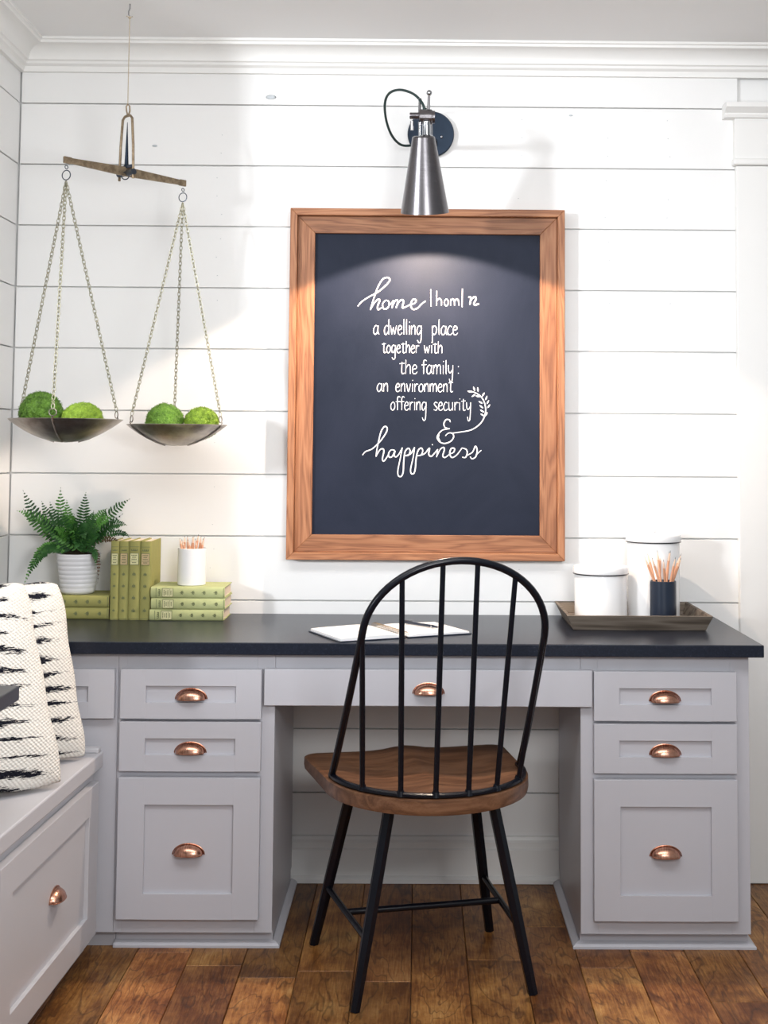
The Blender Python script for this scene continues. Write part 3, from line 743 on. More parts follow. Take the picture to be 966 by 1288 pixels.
def pan(c, rad, angs, end, tilt=0.0):
    c = Vector(c)
    bm = nb(); h = 0.057; prof = []
    for k in range(13):
        r = rad*k/12; prof.append((r, h*(r/rad)**2 - h))
    inner = [(r, z + 0.0025) for r, z in prof[::-1]]
    lathe(bm, prof + [(rad + 0.002, 0.001)] + inner, 64, c); 
    bmesh.ops.remove_doubles(bm, verts=bm.verts[:], dist=1e-6)
    p = obj('pan', bm, M_pan, t, smooth=True, angle=0.9)
    apex = end + Vector((0, 0, -0.052))
    bm = nb(); tube(bm, ring_pts(end + Vector((0, 0, -0.014)), 0.0045, bd, (0, 0, 1), 12), 0.0012, 5, closed=True)
    tube(bm, ring_pts(end + Vector((0, 0, -0.035)), 0.0125, (0.94, -0.34, 0), (0, 0, 1)), 0.0014, 6, closed=True); obj('ring', bm, M_gun, t)
    for an in angs:
        a = math.radians(an); e = Vector((math.cos(a), math.sin(a), 0)); at = c + e*(rad - 0.003)
        bm = nb(); tube(bm, ring_pts(at + Vector((0, 0, 0.016)), 0.009, (-e.y, e.x, 0), (0, 0, 1), 16), 0.0014, 6, closed=True)
        bmm = [c + e*rad*s + Vector((0, 0, h*s*s - h - 0.0022)) for s in (0.25, 0.45, 0.65, 0.85, 0.97)] + [at + e*0.005 + Vector((0, 0, 0.008))]
        tube(bm, bmm, 0.003, 6, flat=0.5, up=e)
        obj('pan_hanger', bm, M_pan, t)
        bm = nb(); chain(bm, apex, at + Vector((0, 0, 0.026))); obj('chain', bm, M_chain, t)
PL = Vector((-0.897, -0.530, 1.311)); PR = Vector((-0.672, -0.222, 1.304))
pan(PL, 0.1405, (-88, 38, 160), EL + Vector((0.006, 0.004, -0.004)))
pan(PR, 0.1365, (215, 104, -18), ER + Vector((-0.006, -0.004, -0.004)))

def moss(loc, r, mat, label, sq=(1, 1, 1), seed=1):
    rg = random.Random(seed)
    bm = nb(); vs = ball(bm, (0, 0, 0), 1.0, 5)
    for v in vs:
        p = v.co.normalized(); n1 = noise.noise(p*3 + Vector((seed*7, 0, 0))); n2 = noise.noise(p*11 + Vector((0, seed*5, 0))); n3 = noise.noise(p*34 + Vector((0, 0, seed)))
        k = 1 + 0.06*n1 + 0.05*n2 + 0.05*n3
        v.co = Vector((p.x*sq[0], p.y*sq[1], p.z*sq[2]))*r*0.95*k
    base = [v.co.copy() for v in vs]
    for i in range(4200):
        p = rg.choice(base); nrm = p.normalized()
        d = Vector((rg.gauss(0, 1), rg.gauss(0, 1), rg.gauss(0, 1))); d = (d - nrm*d.dot(nrm)).normalized()
        L = rg.uniform(0.0035, 0.0085); s = nrm.cross(d).normalized()*rg.uniform(0.0004, 0.0008)
        a = bm.verts.new(p + s); b = bm.verts.new(p - s)
        m1 = bm.verts.new(p + d*L*0.6 + nrm*L*0.35 + s*.8); m2 = bm.verts.new(p + d*L*0.6 + nrm*L*0.35 - s*.8); c = bm.verts.new(p + d*L + nrm*L*rg.uniform(-0.1, 0.55))
        bm.faces.new((a, b, m2, m1)); bm.faces.new((m1, m2, c))
    o = obj('moss_ball', bm, mat, None, loc=loc); return tag(o, label, 'moss ball', 'moss balls in the scale pans')
moss((-0.963, -0.520, 1.327), 0.0560, M_mossA, 'large dark green moss ball, left in the left scale pan', (1, 1, 1.02), 1)
moss((-0.851, -0.545, 1.311), 0.0490, M_mossB, 'smaller flatter moss ball, right in the left scale pan', (1.08, 1, 0.92), 2)
moss((-0.706, -0.222, 1.314), 0.0530, M_mossA, 'round green moss ball, left in the right scale pan', (1, 1, 0.98), 3)
moss((-0.604, -0.222, 1.311), 0.0455, M_mossB, 'squarish yellow green moss ball, right in the right scale pan', (1.08, 1, 1.0), 4)

# ------------------------------------------------------------------ books
def ell(bm, cx, cz, rx, rz, y, n=8, th=0.0006):
    A = [bm.verts.new((cx + rx*math.cos(2*PI*k/n), y - th, cz + rz*math.sin(2*PI*k/n))) for k in range(n)]
    B = [bm.verts.new((p.co.x, y + 0.002, p.co.z)) for p in A]
    bm.faces.new(A)
    for k in range(n): bm.faces.new((A[k], A[(k+1) % n], B[(k+1) % n], B[k]))
def book(loc, th, h, dep, mat, lab, group, labmat, flat=False, seed=0):
    o = thing('book', lab, 'book', loc, 0, group)
    if flat: o.rotation_euler = (0, -PI/2, 0)
    c = 0.0028; rb = th*0.16
    # local: x 0..th thickness, y 0 (spine) .. dep, z 0..h
    bm = nb()
    box(bm, 0, c, rb, dep, 0, h, 0.0006); box(bm, th - c, th, rb, dep, 0, h, 0.0006)
    pts = []
    n = 8
    outer = [(th/2 - th/2*math.cos(PI*k/n), rb*1.15 - rb*1.15*math.sin(PI*k/n)*1.0) for k in range(n+1)]
    inner = [(th/2 - (th/2-c)*math.cos(PI*k/n), rb*1.15 + c*0.6 - rb*1.15*math.sin(PI*k/n)) for k in range(n+1)]
    prism(bm, outer + inner[::-1], 'z', 0, h)
    obj('cover', bm, mat, o, smooth=True, angle=0.6)
    bm = nb(); box(bm, c, th - c, rb + c, dep - 0.004, 0.003, h - 0.003); 
    obj('page_block', bm, M_paper, o)
    ys = 0.0004
    hw = th*0.36
    # printed label frame with illegible lines
    lz0, lz1 = h*0.70, h*0.84
    bm = nb(); box(bm, th/2 - hw, th/2 + hw, -0.0005, 0.004, lz0, lz1, 0.0003); obj('spine_label', bm, labmat, o)
    bm = nb(); e = 0.0006
    for a, b, z0, z1 in ((-hw-e, hw+e, lz0-e*2, lz0), (-hw-e, hw+e, lz1, lz1+e*2), (-hw-e*1.6, -hw, lz0-e, lz1+e), (hw, hw+e*1.6, lz0-e, lz1+e)):
        box(bm, th/2+a, th/2+b, -0.0007, 0.004, z0, z1)
    for k, zz in enumerate((0.80, 0.62, 0.44, 0.30, 0.14)):
        wd = hw*(0.72, 0.5, 0.65, 0.85, 0.55)[k]; z = lz0 + (lz1-lz0)*zz
        nn = 5 if k != 3 else 1
        for q_ in range(nn):
            a = -wd + 2*wd*q_/nn
            box(bm, th/2 + a, th/2 + a + 2*wd/nn*(0.72 if nn > 1 else 1), -0.0008, 0.003, z, z + (lz1-lz0)*(0.085 if nn > 1 else 0.03))
    for zz in (0.925, 0.012): box(bm, th*0.10, th*0.90, -0.0006, 0.0035, h*zz, h*zz + 0.0009)
    obj('spine_print', bm, M_ink, o)['kind'] = 'stuff'
    for zz in (0.58, 0.43, 0.28, 0.12):
        bm = nb(); cz = h*zz; q = th*0.16
        ell(bm, th/2, cz, q*0.32, q*0.95, 0.0001, 8)
        for sg in (-1, 1):
            ell(bm, th/2 + sg*q*0.62, cz + q*0.05, q*0.28, q*0.55, 0.0001, 7); ell(bm, th/2 + sg*q*0.85, cz - q*0.45, q*0.22, q*0.25, 0.0001, 6)
        ell(bm, th/2, cz - q*0.75, q*0.75, q*0.16, 0.0001, 8); ell(bm, th/2, cz + q*1.1, q*0.16, q*0.18, 0.0001, 6)
        obj('spine_ornament', bm, M_ink, o)['kind'] = 'stuff'
    bm = nb(); cz = h*0.885; q = th*0.30
    ell(bm, th/2, cz - q*0.2, q*1.0, q*0.12, 0.0001, 8)
    for sg in (-1, -0.45, 0, 0.45, 1): ell(bm, th/2 + sg*q*0.85, cz + q*0.1*(1-abs(sg)), q*0.11, q*0.30, 0.0001, 6)
    obj('spine_ornament', bm, M_ink, o)['kind'] = 'stuff'
    return o
G1 = 'green books standing upright'; G2 = 'green books lying under the fern'; G3 = 'green books lying under the white cup'
ups = [(-0.8635, 0.0235, 'slim upright green book, leftmost of the four standing', M_cream, 0.219), (-0.8395, 0.0270, 'upright green book with pinkish spine label, second from left', M_gold, 0.219),
       (-0.8120, 0.0315, 'thick upright green book with pale green label, third from left', M_cream, 0.220), (-0.7800, 0.0300, 'upright green book with pinkish label, rightmost, beside the lying stack', M_gold, 0.219)]
for x, th, lab, lm, h in ups: book((x, -0.158 + (0.003 if th < .03 else 0), 0.760), th, h, 0.142, M_book, lab, G1, lm)
for k, (xr, lab) in enumerate([(-0.8665, 'lower green book lying flat beneath the fern pot'), (-0.8665, 'upper green book lying flat directly under the fern pot')]):
    book((xr, -0.1520 - 0.001*k, 0.760 + 0.0330*k), 0.0327, 0.215, 0.143, M_book, lab, G2, M_cream, True)
for k, (xr, lab) in enumerate([(-0.5420, 'bottom green book of the stack under the white cup'), (-0.5385, 'middle green book of the stack under the white cup'), (-0.5400, 'top green book, directly under the white pencil cup')]):
    book((xr, -0.1700 + 0.001*k, 0.760 + 0.0312*k), 0.0309, 0.2065, 0.143, M_book_lit, lab, G3, M_cream, True)

# ------------------------------------------------------------------ fern
t = thing('potted_fern', 'leafy green fern in a ribbed white pot on two books', 'plant', (-0.970, -0.088, 0.8265))
bm = nb(); prof = [(0.0, 0.0), (0.043, 0.0), (0.045, 0.003)]
H = 0.113
for k in range(61):
    z = 0.004 + (H - 0.012)*k/60; r = 0.0455 + (0.0615 - 0.0455)*(z/H)**0.9
    r += 0.0013*abs(math.sin(PI*k/60*8))**0.6
    prof.append((r, z))
prof += [(0.0625, H - 0.004), (0.0618, H), (0.0585, H - 0.001), (0.0575, H - 0.012), (0.0, H - 0.014)]
lathe(bm, prof, 64); obj('pot', bm, M_pot, t, smooth=True, angle=1.0)
bm = nb(); vs = ball(bm, (0, 0, 0), 1, 4)
for v in vs:
    p = v.co.copy(); v.co = Vector((p.x*0.0565, p.y*0.0565, 0.100 + max(0, p.z)*0.022*(1 + 0.5*noise.noise(p*6)) + 0.001*noise.noise(p*30)))
obj('soil', bm, M_soil, t, smooth=True)
def frond(tip, ctrl, base=None, wmax=0.022, n=22, mat=M_leaf, seed=0, droop=0.0, stemr=0.0010):
    rg = random.Random(seed); bm = nb()
    b = Vector(base or (rg.uniform(-.022, .022), rg.uniform(-.018, .018), 0.110)); tip = Vector(tip); ctrl = Vector(ctrl)
    def Q(s): return b*(1-s)**2 + ctrl*2*s*(1-s) + tip*s*s
    pts = [Q(i/16) for i in range(17)]
    tube(bm, pts, [stemr*(1 - 0.75*i/16) for i in range(17)], 4)
    side0 = Vector((rg.uniform(-.3, .3), -0.45, 1)) 
    for i in range(n):
        s = 0.14 + 0.86*i/(n-1); p = Q(s); d = (Q(min(1, s+.02)) - Q(max(0, s-.02))).normalized()
        # leaflet plane: mostly faces the room
        nr = Vector((rg.uniform(-.35, .35), -1, 0.55)); nr = (nr - d*nr.dot(d)).normalized(); sd = d.cross(nr).normalized()
        ln = wmax*(math.sin(PI*min(1, (s*0.86 + 0.12)))**0.75)*(1 if s < .8 else (1.06 - s)/0.26*0.95 + .05)
        for sg in (-1, 1):
            L = ln*rg.uniform(.82, 1.1); wd = 0.0033*rg.uniform(.85, 1.2)*(0.6 + 0.4*ln/wmax)
            dir_ = (sd*sg + d*0.42 + nr*rg.uniform(-.25, .25) + Vector((0, 0, -0.10))).normalized(); wv = dir_.cross(nr).normalized()*wd
            q0 = p; q1 = p + dir_*L*0.35 + nr*0.0012; q2 = p + dir_*L*0.75 + nr*0.0005; q3 = p + dir_*L - nr*0.001
            v0 = bm.verts.new(q0 - wv*.5); v1 = bm.verts.new(q0 + wv*.5); v2 = bm.verts.new(q1 + wv); v3 = bm.verts.new(q1 - wv); v4 = bm.verts.new(q2 + wv*.75); v5 = bm.verts.new(q2 - wv*.75); v6 = bm.verts.new(q3)
            bm.faces.new((v0, v1, v2, v3)); bm.faces.new((v3, v2, v4, v5)); bm.faces.new((v5, v4, v6))
    obj('frond', bm, mat, t)
TX, TZ = -0.970, 0.8265
def FT(x, y, z): return (x - TX, y + 0.088, z - TZ)
main = [(-1.135, -.085, 1.117, -1.09, 1.02), (-1.125, -.11, 1.065, -1.08, 1.00), (-1.030, -.075, 1.125, -1.03, 1.02), (-1.050, -.11, 1.085, -1.03, 1.00), (-1.005, -.10, 1.090, -1.00, 1.01), (-0.955, -.085, 1.112, -0.962, 1.03),
        (-0.925, -.11, 1.06, -0.94, 1.01), (-0.829, -.085, 1.094, -0.90, 1.05), (-0.870, -.11, 1.045, -0.93, 1.03), (-0.834, -.095, 1.020, -0.89, 1.045), (-0.900, -.06, 1.065, -0.94, 1.03), (-1.150, -.085, 1.058, -1.07, 1.05),
        (-1.085, -.07, 1.085, -1.05, 1.01), (-0.985, -.13, 1.060, -0.985, 1.01), (-1.07, -.14, 1.02, -1.03, 1.01), (-0.90, -.14, 1.01, -0.93, 1.02), (-0.975, -.17, 1.00, -0.97, 1.03), (-1.02, -.17, 1.01, -1.00, 1.02), (-0.93, -.18, 0.985, -0.95, 1.03)]
for i, (x, y, z, cx, cz) in enumerate(main):
    frond(FT(x, y, z), FT(cx, (y-.088)/2 - .01, cz), wmax=0.024 if i < 13 else 0.020, mat=M_leaf if i % 3 else M_leaf2, seed=i+1, n=19)
frond(FT(-1.116, -.120, 0.850), FT(-1.06, -.12, 1.015), wmax=0.021, n=26, seed=40, base=(-.03, -.02, .108))
frond(FT(-1.100, -.140, 0.870), FT(-1.05, -.14, 1.00), wmax=0.019, n=24, seed=41, base=(-.03, -.02, .108))
frond(FT(-0.822, -.105, 0.985), FT(-0.86, -.10, 1.03), wmax=0.013, n=18, seed=42, mat=M_leaf2)
frond(FT(-0.842, -.12, 0.962), FT(-0.88, -.11, 1.01), wmax=0.012, n=18, seed=43, mat=M_dry)
frond(FT(-0.898, -.155, 0.862), FT(-0.892, -.14, 1.00), wmax=0.010, n=20, seed=44, mat=M_dry)
frond(FT(-0.905, -.160, 0.905), FT(-0.90, -.14, 0.985), wmax=0.012, n=18, seed=45, mat=M_leaf2)
for i in range(9):
    tx = -0.115 + 0.23*i/8; h_ = 0.27 - 1.2*tx*tx - rng.uniform(0, .09); yy = -rng.uniform(0, .07)
    frond((tx + 0.02, yy, h_), (tx*.45, yy*.5, h_*.72), wmax=0.020, n=16, seed=90+i, mat=M_leaf if i % 2 else M_leaf2)
for i in range(13):
    a = rng.uniform(0, 2*PI); rr_ = rng.uniform(.05, .085)
    frond((rr_*math.cos(a), -abs(rr_*math.sin(a))*0.8, 0.11 + rng.uniform(.0, .10)), (rr_*.4*math.cos(a), -abs(rr_*.4*math.sin(a)), 0.17), wmax=0.016, n=16, seed=60+i, mat=M_leaf2)

# ------------------------------------------------------------------ cups, pencils
def cup(name, label, loc, r, h, mat, cat='cup'):
    o = thing(name, label, cat, loc)
    bm = nb(); lathe(bm, [(0, 0), (r-0.002, 0), (r, 0.002), (r, h-0.001), (r-0.001, h), (r-0.0025, h), (r-0.003, h-0.002), (r-0.003, 0.004), (0, 0.004)], 56)
    obj('cup_body', bm, mat, o, smooth=True, angle=0.7); return o
cup('pencil_cup', 'glossy white pencil cup standing on the stacked green books', (-0.6435, -0.105, 0.8536), 0.0402, 0.1035, M_cup)
cup('pencil_cup', 'navy blue pencil cup standing in the wooden tray', (0.676, -0.236, 0.7715), 0.0360, 0.1140, M_navy)
def pencil_parts():
    r = 0.0034; L = 0.145
    bm = nb(); tube(bm, [(0, 0, 0), (0, 0, L)], r, 6); a = bpy.data.meshes.new('barrel'); bm.to_mesh(a); bm.free(); a.materials.append(M_pencil)
    bm = nb(); tube(bm, [(0, 0, L), (0, 0, L+0.018)], [r*0.97, r*0.28], 10); b = bpy.data.meshes.new('sharpened_end'); bm.to_mesh(b); bm.free(); b.materials.append(M_tip)
    bm = nb(); tube(bm, [(0, 0, L+0.018), (0, 0, L+0.024)], [r*0.28, r*0.05], 8); c = bpy.data.meshes.new('lead'); bm.to_mesh(c); bm.free(); c.materials.append(M_lead)
    return a, b, c
PM = pencil_parts()
def pencil(base, top, label, group, L=1.0):
    base = Vector(base); d = (Vector(top) - base)
    o = bpy.data.objects.new('pencil', None); link(o); o.empty_display_size = 0.02
    tag(o, label, 'pencil', group); o.location = base; o.rotation_mode = 'QUATERNION'; o.rotation_quaternion = Vector((0, 0, 1)).rotation_difference(d.normalized())
    o.scale = (1, 1, L)
    for nme, m in zip(('barrel', 'sharpened_end', 'lead'), PM): link(bpy.data.objects.new(nme, m), o)
    return o
def fan(center, rbase, rtop, zb, zt, spots, label, group, L):
    # spots: (azimuth deg, lean radius fraction, length) - bases sit on the opposite side of the cup floor
    for an, fr, dl in spots:
        a = math.radians(an); e = Vector((math.cos(a), math.sin(a), 0))
        b = Vector(center) - e*rbase*fr + Vector((0, 0, zb)); q_ = Vector(center) + e*rtop*fr + Vector((0, 0, zt))
        pencil(b, q_, label, group, L*dl)
# every pencil stands in its own direction so that none cross
def bundle(c, r, zrim, offs, L, label, group, lean, turn=0):
    """offs: (x,y) foot positions; each pencil leans outward proportionally to its offset"""
    ordn = ['leftmost', 'second from the left', 'third from the left', 'fourth from the left', 'fifth from the left', 'sixth from the left', 'seventh from the left', 'fifth from the right', 'fourth from the right', 'third from the right', 'second from the right', 'rightmost']
    if len(offs) == 11: ordn = ordn[:6] + ['fifth from the right'] + ordn[8:]
    ct, st = math.cos(math.radians(turn)), math.sin(math.radians(turn))
    for i, (ox, oy, dl) in enumerate(sorted(offs)):
        foot = Vector(c) + Vector(((ox*ct - oy*st)*r*lean, (ox*st + oy*ct)*r*lean, 0.0055)); rim = Vector(c) + Vector((ox*r, oy*r, zrim))
        pencil(foot, rim, label + ', ' + ordn[i], group, L*dl)
R1 = 0.036 - 0.0080
bundle((0.676, -0.236, 0.7715), R1, 0.114, [(-.93, -.20, 1.06), (-.75, .55, 1.08), (-.55, -.72, 1.05), (-.25, .05, 1.08), (-.15, .88, 1.1), (.02, -.92, 1.02), (.30, -.30, 1.09), (.35, .62, 1.1), (.62, -.68, 1.06), (.88, .30, 1.09), (.92, -.32, 1.05)], 1.06,
       'pointed wood pencil in the navy cup', 'pencils in the navy cup', 0.75, 130)
R2 = 0.0402 - 0.0090
bundle((-0.6435, -0.105, 0.8536), R2, 0.1035, [(-.95, -.15, .78), (-.80, .55, .80), (-.60, -.75, .77), (-.40, .05, .79), (-.20, .92, .80), (-.05, -.93, .77), (.15, -.35, .79), (.30, .45, .82), (.50, -.80, .78), (.68, .0, .80), (.75, .62, .79), (.95, -.25, .78)], 1.0,
       'short wood tip poking from the white cup', 'pencils in the white cup', 0.75, 60)

# ------------------------------------------------------------------ tray and canisters
t = thing('serving_tray', 'weathered wooden tray with flared sides at the countertop right end', 'tray', (0, 0, 0))
B0 = (0.4205, 0.7765, -0.312, -0.030); T0 = (0.4005, 0.7915, -0.338, -0.004); ZT = 0.8015; zb = 0.7602; th = 0.009
def slab(name, outer, inner):
    bm = nb(); A = [bm.verts.new(p) for p in outer]; Bv = [bm.verts.new(p) for p in inner]
    n = len(A); bm.faces.new(A); bm.faces.new(Bv[::-1])
    for i in range(n): bm.faces.new((A[i], A[(i+1) % n], Bv[(i+1) % n], Bv[i]))
    bmesh.ops.bevel(bm, geom=bm.edges[:], offset=0.0008, segments=1, affect='EDGES'); obj(name, bm, M_tray, t)
x0, x1, y0, y1 = B0; X0_, X1_, Y0_, Y1_ = T0
slab('tray_side', [(x0, y0, zb), (x1, y0, zb), (X1_, Y0_, ZT), (X0_, Y0_, ZT)], [(x0+th, y0+th, zb), (x1-th, y0+th, zb), (X1_-th, Y0_+th, ZT), (X0_+th, Y0_+th, ZT)])
slab('tray_side', [(x0, y1, zb), (x1, y1, zb), (X1_, Y1_, ZT), (X0_, Y1_, ZT)], [(x0+th, y1-th, zb), (x1-th, y1-th, zb), (X1_-th, Y1_-th, ZT), (X0_+th, Y1_-th, ZT)])
slab('tray_side', [(x0, y0, zb), (x0, y1, zb), (X0_, Y1_, ZT), (X0_, Y0_, ZT)], [(x0+th, y0+th, zb), (x0+th, y1-th, zb), (X0_+th, Y1_-th, ZT), (X0_+th, Y0_+th, ZT)])
slab('tray_side', [(x1, y0, zb), (x1, y1, zb), (X1_, Y1_, ZT), (X1_, Y0_, ZT)], [(x1-th, y0+th, zb), (x1-th, y1-th, zb), (X1_-th, Y1_-th, ZT), (X1_-th, Y0_+th, ZT)])
bm = nb(); box(bm, x0+0.0075, x1-0.0075, y0+0.0075, y1-0.0075, zb+0.0003, 0.7712); obj('tray_floor', bm, M_tray, t)
def canister(loc, r, h, label, knob):
    o = thing('canister', label, 'canister', loc, 0, 'white enamel canisters on the tray')
    bm = nb(); hb = h - 0.024
    lathe(bm, [(0, 0), (r-0.006, 0), (r-0.004, 0.002), (r-0.004, hb), (r-0.006, hb+0.004), (0, hb+0.004)], 64); obj('canister_body', bm, M_enamel, o, smooth=True, angle=0.6)
    bm = nb(); lathe(bm, [(r-0.0035, 0.0), (r-0.0028, 0.0005), (r-0.0028, 0.0035), (r-0.0035, 0.004)], 64); obj('base_rim', bm, M_rim, o, smooth=True)
    bm = nb(); lathe(bm, [(r-0.003, hb-0.001), (r+0.0005, hb), (r+0.0015, hb+0.0016), (r-0.003, hb+0.0026)], 64); obj('lid_rim', bm, M_rim, o, smooth=True)
    bm = nb(); lathe(bm, [(r-0.004, hb+0.0027), (r, hb+0.0027), (r+0.001, hb+0.006), (r, h-0.006), (r-0.003, h-0.002), (r-0.010, h), (0, h+0.0015)], 64); l = obj('lid', bm, M_enamel, o, smooth=True, angle=0.9)
    if knob:
        bm = nb(); lathe(bm, [(0, h+0.001), (0.006, h+0.001), (0.0045, h+0.006), (0.0085, h+0.011), (0.008, h+0.015), (0, h+0.017)], 24); obj('lid_knob', bm, M_enamel, l, smooth=True)
canister((0.5135, -0.170, 0.7714), 0.0770, 0.150, 'short wide white canister with a flat lid, front left on tray', False)
canister((0.6705, -0.120, 0.7714), 0.0775, 0.236, 'tall white canister with knobbed lid behind the navy pencil cup', True)

# ------------------------------------------------------------------ notebook and pen
an = math.radians(25.8)
t = thing('notebook', 'open spiral notebook with blank pages lying on the black countertop', 'notebook', (-0.0725, -0.385, 0.7600), an)
bm = nb(); box(bm, -0.187, -0.004, -0.107, 0.107, 0.0002, 0.0028, 0.0006); box(bm, 0.004, 0.187, -0.107, 0.107, 0.0002, 0.0028, 0.0006); obj('cover', bm, M_navy, t)
def pages(sg, w_, hgt):
    bm = nb(); n = 12; top = []; bot = []
    for i in range(n+1):
        s = i/n; x = sg*(0.006 + (w_-0.006)*s); z = 0.003 + hgt*(1 - 0.35*s**2)*(0.35 + 0.65*min(1, s*5))
        top.append((x, z)); bot.append((x, 0.0029))
    prism(bm, top + bot[::-1], 'y', -0.103, 0.103); obj('page_block', bm, M_page, t)
pages(-1, 0.182, 0.009); pages(1, 0.182, 0.006)
for k in range(26):
    bm = nb(); y = -0.096 + 0.192*k/25
    tube(bm, [(0.0095*math.cos(a_), y + 0.0006*a_, 0.0085 + 0.0072*math.sin(a_)) for a_ in [2*PI*i/12 for i in range(12)]], 0.0006, 5, closed=True)
    obj('coil', bm, M_brass, t)
t = thing('pen', 'slim dark pen with silver trim resting on the open notebook', 'pen', (0.010, -0.325, 0.7742), math.radians(-47))
bm = nb(); tube(bm, [(-0.076, 0, 0), (-0.073, 0, 0), (0.040, 0, 0)], [0.0025, 0.0038, 0.0038], 12); obj('pen_barrel', bm, M_navy, t, smooth=True, angle=0.6)
bm = nb(); tube(bm, [(0.040, 0, 0), (0.046, 0, 0)], 0.0042, 12); tube(bm, [(0.066, 0, 0), (0.074, 0, 0)], [0.0025, 0.0006], 10); tube(bm, [(-0.070, 0, 0.0042), (-0.035, 0, 0.0050)], 0.0010, 6); obj('pen_trim', bm, M_chrome, t)
bm = nb(); tube(bm, [(0.046, 0, 0), (0.066, 0, 0)], [0.0036, 0.0025], 12); obj('pen_grip', bm, M_navy, t, smooth=True, angle=0.6)

# ------------------------------------------------------------------ cushions
def pillow(label, br, wdir_deg, w_, h_, lean, seed, shear):
    """br: bottom right corner; the cushion runs from it toward wdir (left), leaning back"""
    o = bpy.data.objects.new('cushion', None)
    bm = nb(); N = 110; T = 0.060
    def shape(u, v, sgn):
        ed = (1 - abs(u)**2.6)*(1 - abs(v)**2.6)
        th = T*max(0, ed)**0.5
        cr = 1 - 0.05*(u*v)**6; x = u*w_/2*(1 - 0.035*(1-v*v)*abs(u))*cr - shear*(v+1)/2 + 0.002*math.sin(v*9 + seed)*abs(u)**3; z = v*h_/2*(1 - 0.05*(1-u*u)*abs(v))*cr + 0.003*math.sin(u*8 + seed)*abs(v)**3
        wob = 0.004*noise.noise(Vector((u*2.2, v*2.2, seed)))
        knit = 0.0011*math.sin(u*w_*PI*95)*math.sin(v*h_*PI*95 + u*w_*PI*47)
        return Vector((x, sgn*(th + (wob + knit)*min(1, th/0.02)), z))
    for sgn in (-1, 1):
        g = [[bm.verts.new(shape(-1+2*i/N, -1+2*j/N, sgn)) for i in range(N+1)] for j in range(N+1)]
        for j in range(N):
            for i in range(N): bm.faces.new((g[j][i], g[j][i+1], g[j+1][i+1], g[j+1][i]))
    bmesh.ops.remove_doubles(bm, verts=bm.verts[:], dist=1e-5)
    o = obj('cushion', bm, M_pillow, None, smooth=True); tag(o, label, 'cushion', 'woven cushions on the bench')
    a = math.radians(wdir_deg); wd = Vector((math.cos(a), math.sin(a), 0))          # local +x direction
    up0 = Vector((0, 0, 1)); nback = up0.cross(wd).normalized()                     # points away from camera
    up = (up0*math.cos(lean) + nback*math.sin(lean)).normalized(); yl = up.cross(wd).normalized()
    Mx = Matrix((wd, yl, up)).transposed().to_4x4()
    c = Vector(br) - wd*w_/2 + up*h_/2
    o.matrix_world = Matrix.Translation(c) @ Mx
    return o
pillow('woven white cushion with black dashes, rear one against the desk', (-0.790, -0.645, 0.492), 33, 0.40, 0.432, math.radians(9), 2.0, 0.055)
pillow('woven white cushion with black dashes, front one nearest the camera', (-0.774, -0.905, 0.492), 36, 0.44, 0.462, math.radians(14), 7.0, 0.060)

# ------------------------------------------------------------------ chair
CH = thing('dining_chair', 'black metal hoop back chair with brown wooden seat facing the desk', 'chair', (0.0215, -0.632, 0), math.radians(13.5))
# seat: rounded back, flared front corners, shallow saddle
def seat_outline():
    pts = []
    for i in range(41):                       # rounded rear
        a = PI + PI*i/40; pts.append((0.247*math.cos(a), 0.268*math.sin(a)))
    yc, xc, r = 0.205, 0.230, 0.034           # flared sides into rounded front corners
    for k in range(1, 8): pts.append((0.247 + (xc + r - 0.247)*k/8, yc*k/8))
    for i in range(9):
        a = i/8*PI/2; pts.append((xc + r*math.cos(a), yc + r*math.sin(a)))
    for k in range(1, 16): pts.append((xc - 2*xc*k/16, yc + r - 0.006*math.sin(PI*k/16)))
    for i in range(9):
        a = PI/2 + i/8*PI/2; pts.append((-xc + r*math.cos(a), yc + r*math.sin(a)))
    for k in range(7, 0, -1): pts.append((-0.247 - (xc + r - 0.247)*k/8, yc*k/8))
    return pts
ol = seat_outline()
bm = nb(); rings = []
ZS = 0.465
def saddle(x, y, f):
    d = 1 - f
    zz = 0.010*math.exp(-(x/0.05)**2)*max(0, (y+0.02)/0.24) - 0.016*min(1, d*2.2)*math.exp(-((abs(x)-0.10)/0.10)**2)*max(0, min(1, (0.30 - abs(y-0.0))/0.2))
    return zz
fr = [0.0, 0.2, 0.4, 0.6, 0.75, 0.87, 0.95, 0.985, 1.0]
for f in fr[1:]:
    rings.append([bm.verts.new((x*f, y*f, ZS + saddle(x*f, y*f, f) - (0.0025 if f == 1.0 else 0))) for x, y in ol])
cen = bm.verts.new((0, 0, ZS + saddle(0, 0, 0)))
n = len(ol)
for k in range(n): bm.faces.new((cen, rings[0][k], rings[0][(k+1) % n]))
def low(x, y, f):   # underside; the front edge thins
    return ZS - 0.037 + 0.006*max(0, y/0.24)
for f, dz in ((1.003, 0.012), (0.995, 0.002), (0.97, 0.0), (0.5, 0.0)):
    rings.append([bm.verts.new((x*f, y*f, low(x, y, f) + dz)) for x, y in ol])
for a, b in zip(rings[:-1], rings[1:]):
    for k in range(n): bm.faces.new((a[k], a[(k+1) % n], b[(k+1) % n], b[k]))
bm.faces.new(rings[-1])
obj('seat', bm, M_seat, CH, smooth=True, angle=0.7)
# back rail following the rounded rear edge
arc = []
for i in range(33):
    a = PI + PI*i/32; arc.append(Vector((0.232*math.cos(a), 0.252*math.sin(a)*0.97 - 0.012, ZS + 0.0065)))
bm = nb(); tube(bm, arc, 0.0085, 8, flat=0.75, up=(0, 0, 1)); obj('seat_rail', bm, M_blk, CH, smooth=True, angle=0.7)
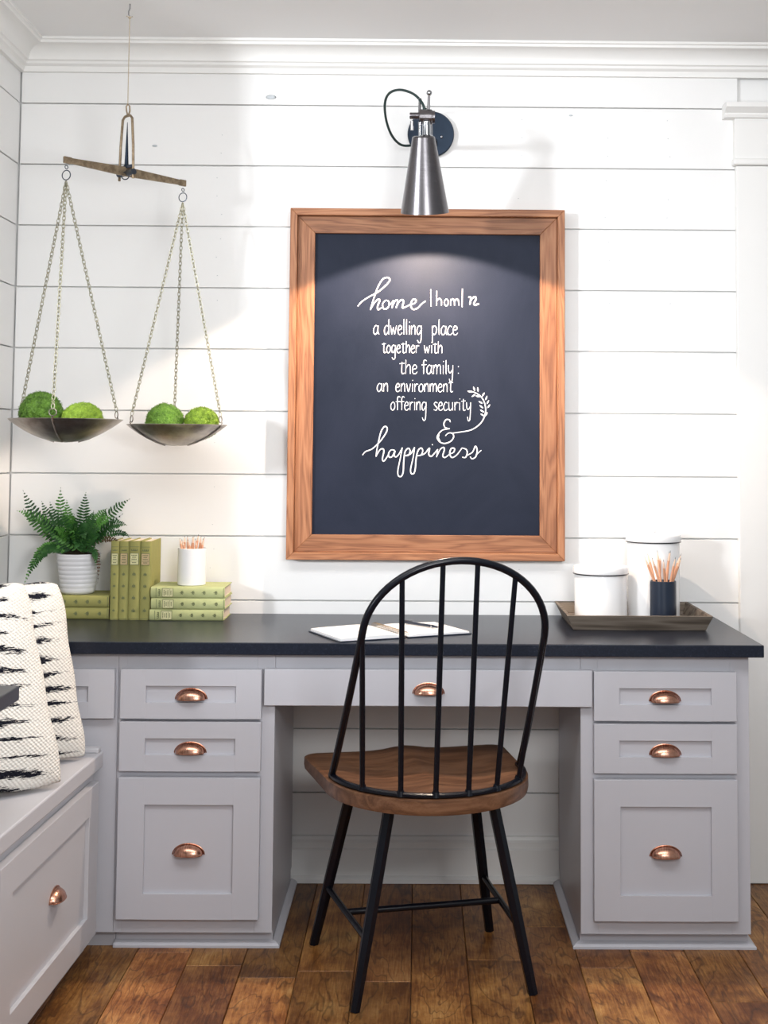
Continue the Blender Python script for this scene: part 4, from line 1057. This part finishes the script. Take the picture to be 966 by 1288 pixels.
# hoop
def hoop(u):       # u 0..1 left foot -> right foot
    if u < 0.27: s = u/0.27; sg = -1
    elif u > 0.73: s = (1-u)/0.27; sg = 1
    else:
        a = PI - (u - 0.27)/0.46*PI
        return Vector((0.213*math.cos(a), -0.272 - 0.044*math.sin(a), 0.83 + 0.168*math.sin(a)))
    s2 = s
    return Vector((sg*(0.233 - 0.020*s2), -0.020 - 0.252*(s2**0.92), ZS + 0.005 + (0.83 - ZS - 0.005)*s2))
hp = [hoop(i/72) for i in range(73)]
for _ in range(2): hp = [hp[0]] + [(hp[i-1] + hp[i]*2 + hp[i+1])/4 for i in range(1, 72)] + [hp[-1]]
bm = nb(); tube(bm, hp, 0.0086, 14); obj('hoop', bm, M_blk, CH, smooth=True, angle=0.9)
def hoop_at(x):
    best = None
    for p in hp[12:-12]:
        if best is None or abs(p.x - x) < abs(best.x - x): best = p
    return best
for bx_, tx, tz in ((-0.186, -0.205, 0.845), (-0.112, -0.132, None), (-0.038, -0.045, None), (0.038, 0.045, None), (0.112, 0.132, None), (0.186, 0.205, 0.845)):
    a = math.acos(bx_/0.232); foot = Vector((bx_, -0.252*math.sin(a)*0.97 - 0.012, ZS + 0.004))
    if tz: top = min((p for p in hp if p.x*bx_ > 0), key=lambda p: abs(p.z - tz))
    else: top = min((p for p in hp if p.z > 0.86), key=lambda p: abs(p.x - tx))
    bm = nb(); tube(bm, [foot, foot.lerp(top, .5), top], [0.0062, 0.0066, 0.0060], 12)
    tube(bm, [foot + Vector((0, 0, 0.0)), foot + Vector((0, -0.0005, 0.012))], [0.0105, 0.0075], 12)
    obj('spindle', bm, M_blk, CH, smooth=True, angle=0.7)
feet = {'fl': ((-0.235, 0.205, 0), (-0.150, 0.120, 0.433)), 'fr': ((0.222, 0.195, 0), (0.150, 0.120, 0.433)), 'rl': ((-0.208, -0.205, 0), (-0.120, -0.150, 0.429)), 'rr': ((0.207, -0.205, 0), (0.125, -0.150, 0.429))}
for k, (f, tp) in feet.items():
    bm = nb(); tube(bm, [f, Vector(f).lerp(Vector(tp), 0.45), tp], [0.0120, 0.0142, 0.0142], 6); obj('leg', bm, M_blk, CH)
def on(k, s): f, tp = feet[k]; return Vector(f).lerp(Vector(tp), s)
bm = nb(); lft = (on('fl', .34), on('rl', .34)); rgt = (on('fr', .34), on('rr', .34))
tube(bm, [lft[0], lft[1]], 0.0080, 10); obj('stretcher', bm, M_blk, CH, smooth=True, angle=0.7)
bm = nb(); tube(bm, [rgt[0], rgt[1]], 0.0080, 10); obj('stretcher', bm, M_blk, CH, smooth=True, angle=0.7)
bm = nb(); tube(bm, [(lft[0]+lft[1])/2, (rgt[0]+rgt[1])/2], 0.0080, 10); obj('stretcher', bm, M_blk, CH, smooth=True, angle=0.7)
